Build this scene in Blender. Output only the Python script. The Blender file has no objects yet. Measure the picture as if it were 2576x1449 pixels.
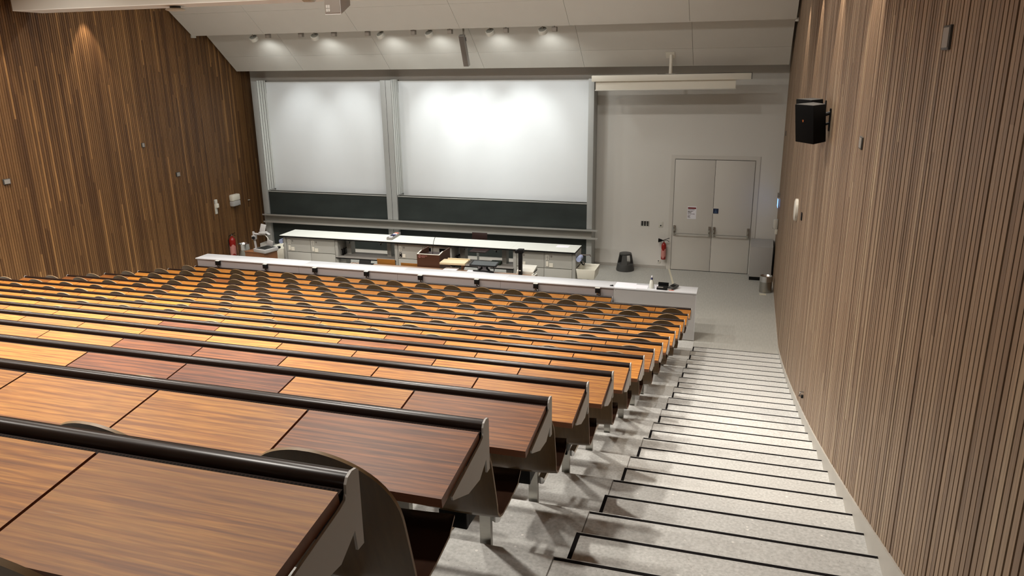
import bpy, bmesh, math, random
from mathutils import Vector, Matrix, Euler
random.seed(7)
PI = math.pi
S = bpy.context.scene
COL = S.collection

# ------------------------------------------------------------------ camera
CY, CP, CR = math.radians(17.2114), math.radians(16.3348), math.radians(-0.7582)
CAM = Vector((1.6131, -18.4949, 4.8854))
fwd = Vector((-math.sin(CY)*math.cos(CP), math.cos(CY)*math.cos(CP), -math.sin(CP)))
rgt = Vector((math.cos(CY), math.sin(CY), 0))
upv = rgt.cross(fwd)
r2 = math.cos(CR)*rgt + math.sin(CR)*upv
u2 = -math.sin(CR)*rgt + math.cos(CR)*upv
cd = bpy.data.cameras.new('camera')
cam = bpy.data.objects.new('camera', cd)
COL.objects.link(cam)
m = Matrix.Identity(4)
for i in range(3):
    m[i][0] = r2[i]; m[i][1] = u2[i]; m[i][2] = -fwd[i]; m[i][3] = CAM[i]
cam.matrix_world = m
cd.sensor_width = 36.0
cd.lens = 1909.0/2576*36.0
cd.clip_end = 200
S.camera = cam

# ------------------------------------------------------------------ world, exposure
w = bpy.data.worlds.new('world'); S.world = w
w.use_nodes = True
w.node_tree.nodes['Background'].inputs[0].default_value = (0.9, 0.95, 1.0, 1)
w.node_tree.nodes['Background'].inputs[1].default_value = 0.02
S.view_settings.view_transform = 'Standard'
S.view_settings.look = 'None'
S.view_settings.gamma = 1.0
S.view_settings.use_curve_mapping = False
S.view_settings.exposure = 0.0

# ------------------------------------------------------------------ lights
def area(name, loc, target, size, power, color, shape='DISK', sy=None, spread=PI):
    l = bpy.data.lights.new(name, 'AREA'); l.shape = shape; l.size = size
    if sy: l.size_y = sy
    l.energy = power; l.color = color; l.spread = spread
    o = bpy.data.objects.new(name, l); COL.objects.link(o); o.location = loc
    o.rotation_euler = (Vector(target)-Vector(loc)).to_track_quat('-Z', 'Y').to_euler()
    return o
def spot(name, loc, target, ang, power, color, blend=0.6, radius=0.06):
    l = bpy.data.lights.new(name, 'SPOT'); l.spot_size = math.radians(ang); l.spot_blend = blend
    l.energy = power; l.color = color; l.shadow_soft_size = radius
    o = bpy.data.objects.new(name, l); COL.objects.link(o); o.location = loc
    o.rotation_euler = (Vector(target)-Vector(loc)).to_track_quat('-Z', 'Y').to_euler()
    return o
WARM = (1.0, 0.85, 0.68)
NEUT = (1.0, 0.96, 0.91)
COOL = (0.97, 1.0, 0.99)
HALL = (1.0, 0.94, 0.86)
CEIL = 7.6
# ceiling downlights over the seats (fittings are out of frame, lamp discs only)
for ly, pw in ((-9.3, 120), (-11.7, 128), (-14.1, 132), (-16.6, 88)):
    for lx in (-9.6, -6.9, -4.2, -1.5):
        area('downlight', (lx, ly, CEIL-0.06), (lx, ly, 0), 0.22, pw, HALL, spread=math.radians(125))
# unseen fill lights added above the beam gap for front rows and walls
for lx in (-8.9, -6.4, -3.9, -1.4):
    area('gap_fill', (lx, -5.4, 7.0), (lx, -5.4, 0), 0.22, 75, NEUT, spread=math.radians(150))
# aisle downlights
for ly in (-9.2, -11.6):
    area('aisle_downlight', (1.75, ly, CEIL-0.3), (1.7, ly, 0), 0.16, 22, NEUT, spread=math.radians(80))
# wall washers in the gaps beside the ceiling
for k in range(5):
    ly = -5.4-2.4*k
    if k < 4: spot('wall_washer', (2.14, ly, 6.20), (2.20, ly, 3.2), 50, 165, WARM, 0.4, 0.03)
    spot('wall_washer', (-11.28, ly, 6.30), (-11.34, ly, 3.2), 52, 190, WARM, 0.35, 0.03)
# board spotlights in the slot of the ceiling
SPX = (-9.861, -8.204, -6.512, -5.325, -3.901, -2.725)
SPT = (-9.88, -8.49, -5.73, -4.80, -3.56, -2.60)   # where each one points on the boards
SPZ = 3.0
for sx, tx, pw in zip(SPX, SPT, (130, 130, 215, 215, 215, 60)):
    spot('board_spot', (sx+0.02, -1.93, 5.50), (tx, 0, SPZ), 52, pw, COOL, 1.0, 0.05)
    spot('board_spill', (sx+0.02, -1.93, 5.50), (sx, 0, 2.9), 128, 42, COOL, 1.0, 0.07)
# the eight cube lamps shine down on the demonstration bench
CBX = (-9.426, -8.537, -7.673, -6.812, -5.684, -4.812, -3.523, -2.452)
for sx in CBX:
    spot('cube_spot', (sx, -2.10, 5.56), (sx*0.97, -2.75, 1.0), 84, 130, COOL, 0.9, 0.05)
# added fill light, unseen behind the beam, brightening the first ceiling panel
area('panel_fill', (-4.6, -6.30, 6.35), (-4.6, -3.0, 6.3), 12.5, 80, NEUT, 'RECTANGLE', 0.12)

# ------------------------------------------------------------------ helpers
class MB:
    def __init__(self): self.v = []; self.f = []; self.mi = []
    def add(self, vs, fs, mi=0):
        n = len(self.v); self.v += [tuple(p) for p in vs]
        self.f += [tuple(i+n for i in f) for f in fs]; self.mi += [mi]*len(fs); return self
    def box(self, x0, x1, y0, y1, z0, z1, mi=0):
        vs = [(x0,y0,z0),(x1,y0,z0),(x1,y1,z0),(x0,y1,z0),(x0,y0,z1),(x1,y0,z1),(x1,y1,z1),(x0,y1,z1)]
        return self.add(vs, [(0,3,2,1),(4,5,6,7),(0,1,5,4),(1,2,6,5),(2,3,7,6),(3,0,4,7)], mi)
    def rbox(self, c, size, rot=(0,0,0), mi=0):
        M = Euler(rot).to_matrix(); sx, sy, sz = [s/2 for s in size]; c = Vector(c)
        vs = [c+M@Vector(p) for p in [(-sx,-sy,-sz),(sx,-sy,-sz),(sx,sy,-sz),(-sx,sy,-sz),(-sx,-sy,sz),(sx,-sy,sz),(sx,sy,sz),(-sx,sy,sz)]]
        return self.add(vs, [(0,3,2,1),(4,5,6,7),(0,1,5,4),(1,2,6,5),(2,3,7,6),(3,0,4,7)], mi)
    def prism_x(self, prof, x0, x1, mi=0):   # prof: list of (y,z), any order
        a = sum(prof[i][0]*prof[(i+1) % len(prof)][1]-prof[(i+1) % len(prof)][0]*prof[i][1] for i in range(len(prof)))
        if a < 0: prof = prof[::-1]
        n = len(prof)
        vs = [(x0, y, z) for y, z in prof]+[(x1, y, z) for y, z in prof]
        fs = [tuple(range(n))[::-1], tuple(range(n, 2*n))]+[(i, (i+1) % n, n+(i+1) % n, n+i) for i in range(n)]
        return self.add(vs, fs, mi)
    def prism_z(self, prof, z0, z1, mi=0, dx=0, dy=0):   # prof (x,y); bottom shifted by dx,dy
        a = sum(prof[i][0]*prof[(i+1) % len(prof)][1]-prof[(i+1) % len(prof)][0]*prof[i][1] for i in range(len(prof)))
        if a < 0: prof = prof[::-1]
        n = len(prof)
        vs = [(x+dx, y+dy, z0) for x, y in prof]+[(x, y, z1) for x, y in prof]
        fs = [tuple(range(n))[::-1], tuple(range(n, 2*n))]+[(i, (i+1) % n, n+(i+1) % n, n+i) for i in range(n)]
        return self.add(vs, fs, mi)
    def tube(self, pts, r, n=8, mi=0):
        pts = [Vector(p) for p in pts]; rings = []
        rr = r if isinstance(r, (list, tuple)) else [r]*len(pts)
        for i, p in enumerate(pts):
            t = (pts[min(i+1, len(pts)-1)]-pts[max(i-1, 0)]).normalized()
            a = Vector((0, 0, 1)) if abs(t.z) < 0.9 else Vector((1, 0, 0))
            b = t.cross(a).normalized(); c = t.cross(b)
            rings.append([p+rr[i]*(math.cos(2*PI*k/n)*b+math.sin(2*PI*k/n)*c) for k in range(n)])
        vs = [v for rg in rings for v in rg]; fs = []
        for i in range(len(pts)-1):
            for k in range(n):
                fs.append((i*n+k, i*n+(k+1) % n, (i+1)*n+(k+1) % n, (i+1)*n+k))
        fs.append(tuple(range(n))[::-1]); fs.append(tuple(range((len(pts)-1)*n, len(pts)*n)))
        return self.add(vs, fs, mi)
    def lathe(self, prof, c, n=24, mi=0, M=None):   # prof (r,z)
        c = Vector(c); vs = []; fs = []
        for r, z in prof:
            for k in range(n):
                p = Vector((r*math.cos(2*PI*k/n), r*math.sin(2*PI*k/n), z))
                vs.append(c+(M@p if M else p))
        for i in range(len(prof)-1):
            for k in range(n):
                fs.append((i*n+k, i*n+(k+1) % n, (i+1)*n+(k+1) % n, (i+1)*n+k))
        if prof[0][0] > 1e-4: fs.append(tuple(range(n))[::-1])
        if prof[-1][0] > 1e-4: fs.append(tuple(range((len(prof)-1)*n, len(prof)*n)))
        return self.add(vs, fs, mi)

ORG = {}
def mk(name, mb, mats, parent=None, bevel=0, smooth=False, org=None, seg=2, auto=35):
    """one mesh object; geometry given in world space, stored relative to its parent thing"""
    base = Vector(ORG.get(parent.name, (0, 0, 0))) if parent else (Vector(org) if org else Vector((0, 0, 0)))
    me = bpy.data.meshes.new(name)
    me.from_pydata([Vector(p)-base for p in mb.v], [], mb.f)
    if not isinstance(mats, (list, tuple)): mats = [mats]
    for mt in mats: me.materials.append(mt)
    if any(mb.mi): me.polygons.foreach_set('material_index', mb.mi)
    me.update()
    if bevel or smooth:
        bm = bmesh.new(); bm.from_mesh(me)
        bmesh.ops.remove_doubles(bm, verts=bm.verts, dist=1e-5)
        if bevel:
            es = [e for e in bm.edges if len(e.link_faces) == 2 and e.calc_face_angle(0) > 0.5]
            bmesh.ops.bevel(bm, geom=es, offset=bevel, segments=seg, profile=0.5, affect='EDGES', clamp_overlap=True)
        if smooth or bevel:
            for f in bm.faces: f.smooth = True
            for e in bm.edges:
                e.smooth = not (len(e.link_faces) == 2 and e.calc_face_angle(0) > math.radians(auto))
        bm.to_mesh(me); bm.free()
    o = bpy.data.objects.new(name, me); COL.objects.link(o)
    if parent:
        o.parent = parent; ORG[o.name] = base
    else:
        o.location = base; ORG[o.name] = base
    return o
def thing(name, label, cat, loc, group=None):
    o = bpy.data.objects.new(name, None); COL.objects.link(o); o.location = loc
    o.empty_display_size = 0.1
    o['label'] = label; o['category'] = cat
    if group: o['group'] = group
    ORG[o.name] = Vector(loc); return o
def tag(o, label, cat, group=None):
    o['label'] = label; o['category'] = cat
    if group: o['group'] = group
    return o
def struct(o, label=None):
    o['kind'] = 'structure'
    if label: o['label'] = label
    return o
def sempty(name, label=None, loc=(0, 0, 0)):
    o = bpy.data.objects.new(name, None); COL.objects.link(o); o.location = loc; ORG[o.name] = Vector(loc)
    return struct(o, label)
def stuff(o): o['kind'] = 'stuff'; return o
def B(*a): return MB().box(*a)
ORD = ['first', 'second', 'third', 'fourth', 'fifth', 'sixth', 'seventh', 'eighth', 'ninth', 'tenth', 'eleventh', 'twelfth',
       'thirteenth', 'fourteenth', 'fifteenth', 'sixteenth', 'seventeenth', 'eighteenth', 'nineteenth']

# ------------------------------------------------------------------ materials
def lin(c):
    return tuple(((x/255)/12.92 if x/255 <= 0.04045 else ((x/255+0.055)/1.055)**2.4) for x in c)+(1.0,)
def mat(name, rgb, rough=0.5, metal=0.0, spec=0.5, noise=0.0, nscale=8.0, bump=0.0, bscale=60.0, stretch=(1, 1, 1)):
    mt = bpy.data.materials.new(name); mt.use_nodes = True; nt = mt.node_tree
    b = nt.nodes['Principled BSDF']
    b.inputs['Roughness'].default_value = rough; b.inputs['Metallic'].default_value = metal
    b.inputs['Specular IOR Level'].default_value = spec
    c = lin(rgb); b.inputs['Base Color'].default_value = c
    if noise or bump:
        tc = nt.nodes.new('ShaderNodeTexCoord'); mp = nt.nodes.new('ShaderNodeMapping')
        mp.inputs['Scale'].default_value = stretch
        nt.links.new(tc.outputs['Object'], mp.inputs[0])
    if noise:
        n = nt.nodes.new('ShaderNodeTexNoise'); n.inputs['Scale'].default_value = nscale; n.inputs['Detail'].default_value = 5
        nt.links.new(mp.outputs[0], n.inputs['Vector'])
        r = nt.nodes.new('ShaderNodeMapRange'); r.inputs[3].default_value = 1-noise; r.inputs[4].default_value = 1+noise
        r.inputs[1].default_value = 0.3; r.inputs[2].default_value = 0.7
        nt.links.new(n.outputs[0], r.inputs[0])
        mx = nt.nodes.new('ShaderNodeMix'); mx.data_type = 'RGBA'; mx.blend_type = 'MULTIPLY'; mx.inputs[0].default_value = 1
        mx.inputs[6].default_value = c; nt.links.new(r.outputs[0], mx.inputs[7]); nt.links.new(mx.outputs[2], b.inputs['Base Color'])
    if bump:
        n2 = nt.nodes.new('ShaderNodeTexNoise'); n2.inputs['Scale'].default_value = bscale; n2.inputs['Detail'].default_value = 3
        nt.links.new(mp.outputs[0], n2.inputs['Vector'])
        bp = nt.nodes.new('ShaderNodeBump'); bp.inputs['Strength'].default_value = bump; bp.inputs['Distance'].default_value = 0.01
        nt.links.new(n2.outputs[0], bp.inputs['Height']); nt.links.new(bp.outputs[0], b.inputs['Normal'])
    return mt
def emit(name, rgb, s):
    mt = bpy.data.materials.new(name); mt.use_nodes = True
    b = mt.node_tree.nodes['Principled BSDF']
    b.inputs['Base Color'].default_value = lin(rgb); b.inputs['Emission Color'].default_value = lin(rgb); b.inputs['Emission Strength'].default_value = s
    return mt

def desk_wood():
    mt = bpy.data.materials.new('desk_veneer'); mt.use_nodes = True; nt = mt.node_tree; N = nt.nodes; L = nt.links
    b = N['Principled BSDF']
    tc = N.new('ShaderNodeTexCoord'); oi = N.new('ShaderNodeObjectInfo')
    add = N.new('ShaderNodeVectorMath'); add.operation = 'ADD'
    mul = N.new('ShaderNodeVectorMath'); mul.operation = 'SCALE'; mul.inputs['Scale'].default_value = 37.0
    comb = N.new('ShaderNodeCombineXYZ')
    L.new(oi.outputs['Random'], comb.inputs[0]); L.new(oi.outputs['Random'], comb.inputs[1])
    L.new(comb.outputs[0], mul.inputs[0]); L.new(tc.outputs['Object'], add.inputs[0]); L.new(mul.outputs[0], add.inputs[1])
    # broad streaks along X, warped
    mp = N.new('ShaderNodeMapping'); mp.inputs['Scale'].default_value = (0.7, 30.0, 10.0); L.new(add.outputs[0], mp.inputs[0])
    n1 = N.new('ShaderNodeTexNoise'); n1.inputs['Scale'].default_value = 2.1; n1.inputs['Detail'].default_value = 5; n1.inputs['Roughness'].default_value = 0.62
    n1.inputs['Distortion'].default_value = 0.35; L.new(mp.outputs[0], n1.inputs['Vector'])
    mp2 = N.new('ShaderNodeMapping'); mp2.inputs['Scale'].default_value = (7.0, 160.0, 60.0); L.new(add.outputs[0], mp2.inputs[0])
    n2 = N.new('ShaderNodeTexNoise'); n2.inputs['Scale'].default_value = 1.6; n2.inputs['Detail'].default_value = 3; L.new(mp2.outputs[0], n2.inputs['Vector'])
    mp3 = N.new('ShaderNodeMapping'); mp3.inputs['Scale'].default_value = (1.6, 3.2, 3.0); L.new(add.outputs[0], mp3.inputs[0])
    n3 = N.new('ShaderNodeTexNoise'); n3.inputs['Scale'].default_value = 2.0; n3.inputs['Detail'].default_value = 3; L.new(mp3.outputs[0], n3.inputs['Vector'])
    mpw = N.new('ShaderNodeMapping'); mpw.inputs['Scale'].default_value = (0.045, 1.0, 0.3); L.new(add.outputs[0], mpw.inputs[0])
    wv = N.new('ShaderNodeTexWave'); wv.wave_type = 'BANDS'; wv.bands_direction = 'Y'; wv.inputs['Scale'].default_value = 11.0
    wv.inputs['Distortion'].default_value = 9.0; wv.inputs['Detail'].default_value = 3.0; wv.inputs['Detail Scale'].default_value = 3.0; wv.inputs['Detail Roughness'].default_value = 0.6
    L.new(mpw.outputs[0], wv.inputs['Vector'])
    fm = N.new('ShaderNodeMix'); fm.data_type = 'FLOAT'; fm.inputs[0].default_value = 0.30; L.new(n1.outputs[0], fm.inputs[2]); L.new(wv.outputs['Fac'], fm.inputs[3])
    r1 = N.new('ShaderNodeMapRange'); r1.inputs[1].default_value = 0.24; r1.inputs[2].default_value = 0.74; L.new(fm.outputs[0], r1.inputs[0])
    # light veneer and dark veneer, chosen by the panel's own tone
    def ramp(c0, c1, c2):
        rp = N.new('ShaderNodeValToRGB'); e = rp.color_ramp.elements
        e[0].position = 0.0; e[0].color = lin(c0); e[1].position = 1.0; e[1].color = lin(c2)
        m_ = e.new(0.5); m_.color = lin(c1); L.new(r1.outputs[0], rp.inputs[0]); return rp
    ra = ramp((116, 66, 24), (152, 97, 37), (176, 121, 52))
    rb = ramp((62, 31, 19), (94, 50, 28), (120, 68, 36))
    at = N.new('ShaderNodeAttribute'); at.attribute_type = 'OBJECT'; at.attribute_name = 'tone'
    mx = N.new('ShaderNodeMix'); mx.data_type = 'RGBA'; L.new(at.outputs['Fac'], mx.inputs[0]); L.new(ra.outputs[0], mx.inputs[6]); L.new(rb.outputs[0], mx.inputs[7])
    # fine pores
    r2_ = N.new('ShaderNodeMapRange'); r2_.inputs[1].default_value = 0.3; r2_.inputs[2].default_value = 0.7; r2_.inputs[3].default_value = 0.74; r2_.inputs[4].default_value = 1.18
    L.new(n2.outputs[0], r2_.inputs[0])
    m2 = N.new('ShaderNodeMix'); m2.data_type = 'RGBA'; m2.blend_type = 'MULTIPLY'; m2.inputs[0].default_value = 1
    L.new(mx.outputs[2], m2.inputs[6]); L.new(r2_.outputs[0], m2.inputs[7])
    # per panel brightness
    r4 = N.new('ShaderNodeMapRange'); r4.inputs[3].default_value = 0.84; r4.inputs[4].default_value = 1.12; L.new(oi.outputs['Random'], r4.inputs[0])
    m3 = N.new('ShaderNodeMix'); m3.data_type = 'RGBA'; m3.blend_type = 'MULTIPLY'; m3.inputs[0].default_value = 1
    L.new(m2.outputs[2], m3.inputs[6]); L.new(r4.outputs[0], m3.inputs[7])
    # worn grey-ish lacquer, by the panel's wear
    aw = N.new('ShaderNodeAttribute'); aw.attribute_type = 'OBJECT'; aw.attribute_name = 'wear'
    r5 = N.new('ShaderNodeMapRange'); r5.inputs[1].default_value = 0.40; r5.inputs[2].default_value = 0.72; L.new(n3.outputs[0], r5.inputs[0])
    mw = N.new('ShaderNodeMath'); mw.operation = 'MULTIPLY'; L.new(aw.outputs['Fac'], mw.inputs[0]); L.new(r5.outputs[0], mw.inputs[1])
    m4 = N.new('ShaderNodeMix'); m4.data_type = 'RGBA'; L.new(mw.outputs[0], m4.inputs[0]); L.new(m3.outputs[2], m4.inputs[6]); m4.inputs[7].default_value = lin((136, 92, 50))
    # scratches
    mp5 = N.new('ShaderNodeMapping'); mp5.inputs['Rotation'].default_value = (0, 0, 0.5); mp5.inputs['Scale'].default_value = (3, 40, 5); L.new(add.outputs[0], mp5.inputs[0])
    n5 = N.new('ShaderNodeTexNoise'); n5.inputs['Scale'].default_value = 3.5; n5.inputs['Detail'].default_value = 6; L.new(mp5.outputs[0], n5.inputs['Vector'])
    r6 = N.new('ShaderNodeMapRange'); r6.inputs[1].default_value = 0.68; r6.inputs[2].default_value = 0.76; r6.inputs[4].default_value = 0.4; L.new(n5.outputs[0], r6.inputs[0])
    mm = N.new('ShaderNodeMath'); mm.operation = 'MULTIPLY'; L.new(r6.outputs[0], mm.inputs[0]); L.new(r5.outputs[0], mm.inputs[1])
    m5 = N.new('ShaderNodeMix'); m5.data_type = 'RGBA'; L.new(mm.outputs[0], m5.inputs[0]); L.new(m4.outputs[2], m5.inputs[6]); m5.inputs[7].default_value = lin((205, 170, 125))
    L.new(m5.outputs[2], b.inputs['Base Color'])
    b.inputs['Roughness'].default_value = 0.45; b.inputs['Specular IOR Level'].default_value = 0.25
    return mt

def slat_wood(name, c_dark, c_mid, c_light, axis_y=True):
    """each slat its own tone: white noise on the slat's index along Y and its board along Z"""
    mt = bpy.data.materials.new(name); mt.use_nodes = True; nt = mt.node_tree; N = nt.nodes; L = nt.links
    b = N['Principled BSDF']; g = N.new('ShaderNodeNewGeometry'); sp = N.new('ShaderNodeSeparateXYZ'); L.new(g.outputs['Position'], sp.inputs[0])
    d = N.new('ShaderNodeMath'); d.operation = 'DIVIDE'; d.inputs[1].default_value = PITCH; L.new(sp.outputs['Y'], d.inputs[0])
    fl = N.new('ShaderNodeMath'); fl.operation = 'FLOOR'; L.new(d.outputs[0], fl.inputs[0])
    wn0 = N.new('ShaderNodeTexWhiteNoise'); wn0.noise_dimensions = '1D'; L.new(fl.outputs[0], wn0.inputs['W'])
    zz = N.new('ShaderNodeMath'); zz.operation = 'MULTIPLY_ADD'; zz.inputs[1].default_value = 3.4; L.new(wn0.outputs['Value'], zz.inputs[0]); L.new(sp.outputs['Z'], zz.inputs[2])
    zd = N.new('ShaderNodeMath'); zd.operation = 'DIVIDE'; zd.inputs[1].default_value = 2.6; L.new(zz.outputs[0], zd.inputs[0])
    zf = N.new('ShaderNodeMath'); zf.operation = 'FLOOR'; L.new(zd.outputs[0], zf.inputs[0])
    cb = N.new('ShaderNodeCombineXYZ'); L.new(fl.outputs[0], cb.inputs[0]); L.new(zf.outputs[0], cb.inputs[1])
    wn = N.new('ShaderNodeTexWhiteNoise'); wn.noise_dimensions = '2D'; L.new(cb.outputs[0], wn.inputs['Vector'])
    rp = N.new('ShaderNodeValToRGB'); e = rp.color_ramp.elements
    e[0].position = 0; e[0].color = lin(c_dark); e[1].position = 1; e[1].color = lin(c_light); mm = e.new(0.45); mm.color = lin(c_mid)
    m7 = e.new(0.9); m7.color = lin(tuple(a*0.72+b_*0.28 for a, b_ in zip(c_mid, c_light)))
    L.new(wn.outputs['Value'], rp.inputs[0])
    mp = N.new('ShaderNodeMapping'); mp.inputs['Scale'].default_value = (20, 45, 1.1); L.new(g.outputs['Position'], mp.inputs[0])
    n = N.new('ShaderNodeTexNoise'); n.inputs['Scale'].default_value = 2.2; n.inputs['Detail'].default_value = 5; L.new(mp.outputs[0], n.inputs['Vector'])
    r = N.new('ShaderNodeMapRange'); r.inputs[1].default_value = 0.3; r.inputs[2].default_value = 0.7; r.inputs[3].default_value = 0.74; r.inputs[4].default_value = 1.2
    L.new(n.outputs[0], r.inputs[0])
    mx = N.new('ShaderNodeMix'); mx.data_type = 'RGBA'; mx.blend_type = 'MULTIPLY'; mx.inputs[0].default_value = 1
    L.new(rp.outputs[0], mx.inputs[6]); L.new(r.outputs[0], mx.inputs[7]); L.new(mx.outputs[2], b.inputs['Base Color'])
    b.inputs['Roughness'].default_value = 0.5; b.inputs['Specular IOR Level'].default_value = 0.35
    return mt

def stone():
    mt = bpy.data.materials.new('terrazzo_stone'); mt.use_nodes = True; nt = mt.node_tree; N = nt.nodes; L = nt.links
    b = N['Principled BSDF']; g = N.new('ShaderNodeNewGeometry')
    n0 = N.new('ShaderNodeTexNoise'); n0.inputs['Scale'].default_value = 1.4; n0.inputs['Detail'].default_value = 3; L.new(g.outputs['Position'], n0.inputs['Vector'])
    n1 = N.new('ShaderNodeTexNoise'); n1.inputs['Scale'].default_value = 62; n1.inputs['Detail'].default_value = 5; L.new(g.outputs['Position'], n1.inputs['Vector'])
    rp = N.new('ShaderNodeValToRGB'); e = rp.color_ramp.elements
    e[0].position = 0.25; e[0].color = lin((163, 162, 158)); e[1].position = 0.75; e[1].color = lin((197, 197, 193)); L.new(n1.outputs[0], rp.inputs[0])
    v = N.new('ShaderNodeTexVoronoi'); v.inputs['Scale'].default_value = 38; L.new(g.outputs['Position'], v.inputs['Vector'])
    rv = N.new('ShaderNodeMapRange'); rv.inputs[1].default_value = 0.86; rv.inputs[2].default_value = 0.9; L.new(v.outputs['Color'], rv.inputs[0])
    md = N.new('ShaderNodeMapRange'); md.inputs[1].default_value = 0.30; md.inputs[2].default_value = 0.22; L.new(v.outputs['Distance'], md.inputs[0])
    mu = N.new('ShaderNodeMath'); mu.operation = 'MULTIPLY'; L.new(rv.outputs[0], mu.inputs[0]); L.new(md.outputs[0], mu.inputs[1])
    m1 = N.new('ShaderNodeMix'); m1.data_type = 'RGBA'; L.new(mu.outputs[0], m1.inputs[0]); L.new(rp.outputs[0], m1.inputs[6]); m1.inputs[7].default_value = lin((215, 213, 207))
    v2 = N.new('ShaderNodeTexVoronoi'); v2.inputs['Scale'].default_value = 55; L.new(g.outputs['Position'], v2.inputs['Vector'])
    rd = N.new('ShaderNodeMapRange'); rd.inputs[1].default_value = 0.13; rd.inputs[2].default_value = 0.07; L.new(v2.outputs['Distance'], rd.inputs[0])
    rc = N.new('ShaderNodeMapRange'); rc.inputs[1].default_value = 0.7; rc.inputs[2].default_value = 0.74; L.new(v2.outputs['Color'], rc.inputs[0])
    mu2 = N.new('ShaderNodeMath'); mu2.operation = 'MULTIPLY'; L.new(rd.outputs[0], mu2.inputs[0]); L.new(rc.outputs[0], mu2.inputs[1])
    m2 = N.new('ShaderNodeMix'); m2.data_type = 'RGBA'; L.new(mu2.outputs[0], m2.inputs[0]); L.new(m1.outputs[2], m2.inputs[6]); m2.inputs[7].default_value = lin((70, 62, 55))
    r0 = N.new('ShaderNodeMapRange'); r0.inputs[1].default_value = 0.3; r0.inputs[2].default_value = 0.7; r0.inputs[3].default_value = 0.93; r0.inputs[4].default_value = 1.05; L.new(n0.outputs[0], r0.inputs[0])
    m3 = N.new('ShaderNodeMix'); m3.data_type = 'RGBA'; m3.blend_type = 'MULTIPLY'; m3.inputs[0].default_value = 1; L.new(m2.outputs[2], m3.inputs[6]); L.new(r0.outputs[0], m3.inputs[7])
    L.new(m3.outputs[2], b.inputs['Base Color']); b.inputs['Roughness'].default_value = 0.6; b.inputs['Specular IOR Level'].default_value = 0.3
    return mt

def perforated():
    mt = bpy.data.materials.new('perforated_metal'); mt.use_nodes = True; nt = mt.node_tree; N = nt.nodes; L = nt.links
    b = N['Principled BSDF']; tc = N.new('ShaderNodeTexCoord'); sp = N.new('ShaderNodeSeparateXYZ'); L.new(tc.outputs['Object'], sp.inputs[0])
    def saw(out, sc):
        m_ = N.new('ShaderNodeMath'); m_.operation = 'MULTIPLY'; m_.inputs[1].default_value = sc; L.new(out, m_.inputs[0])
        f_ = N.new('ShaderNodeMath'); f_.operation = 'FRACT'; L.new(m_.outputs[0], f_.inputs[0])
        s_ = N.new('ShaderNodeMath'); s_.operation = 'SUBTRACT'; s_.inputs[1].default_value = 0.5; L.new(f_.outputs[0], s_.inputs[0])
        p_ = N.new('ShaderNodeMath'); p_.operation = 'POWER'; p_.inputs[1].default_value = 2; L.new(s_.outputs[0], p_.inputs[0]); return p_
    a = saw(sp.outputs['X'], 105); c = saw(sp.outputs['Y'], 105)
    s = N.new('ShaderNodeMath'); s.operation = 'ADD'; L.new(a.outputs[0], s.inputs[0]); L.new(c.outputs[0], s.inputs[1])
    lt = N.new('ShaderNodeMath'); lt.operation = 'LESS_THAN'; lt.inputs[1].default_value = 0.10; L.new(s.outputs[0], lt.inputs[0])
    mx = N.new('ShaderNodeMix'); mx.data_type = 'RGBA'; L.new(lt.outputs[0], mx.inputs[0]); mx.inputs[6].default_value = lin((44, 33, 28)); mx.inputs[7].default_value = lin((6, 5, 5))
    L.new(mx.outputs[2], b.inputs['Base Color']); b.inputs['Roughness'].default_value = 0.75; b.inputs['Specular IOR Level'].default_value = 0.12
    return mt

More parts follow.
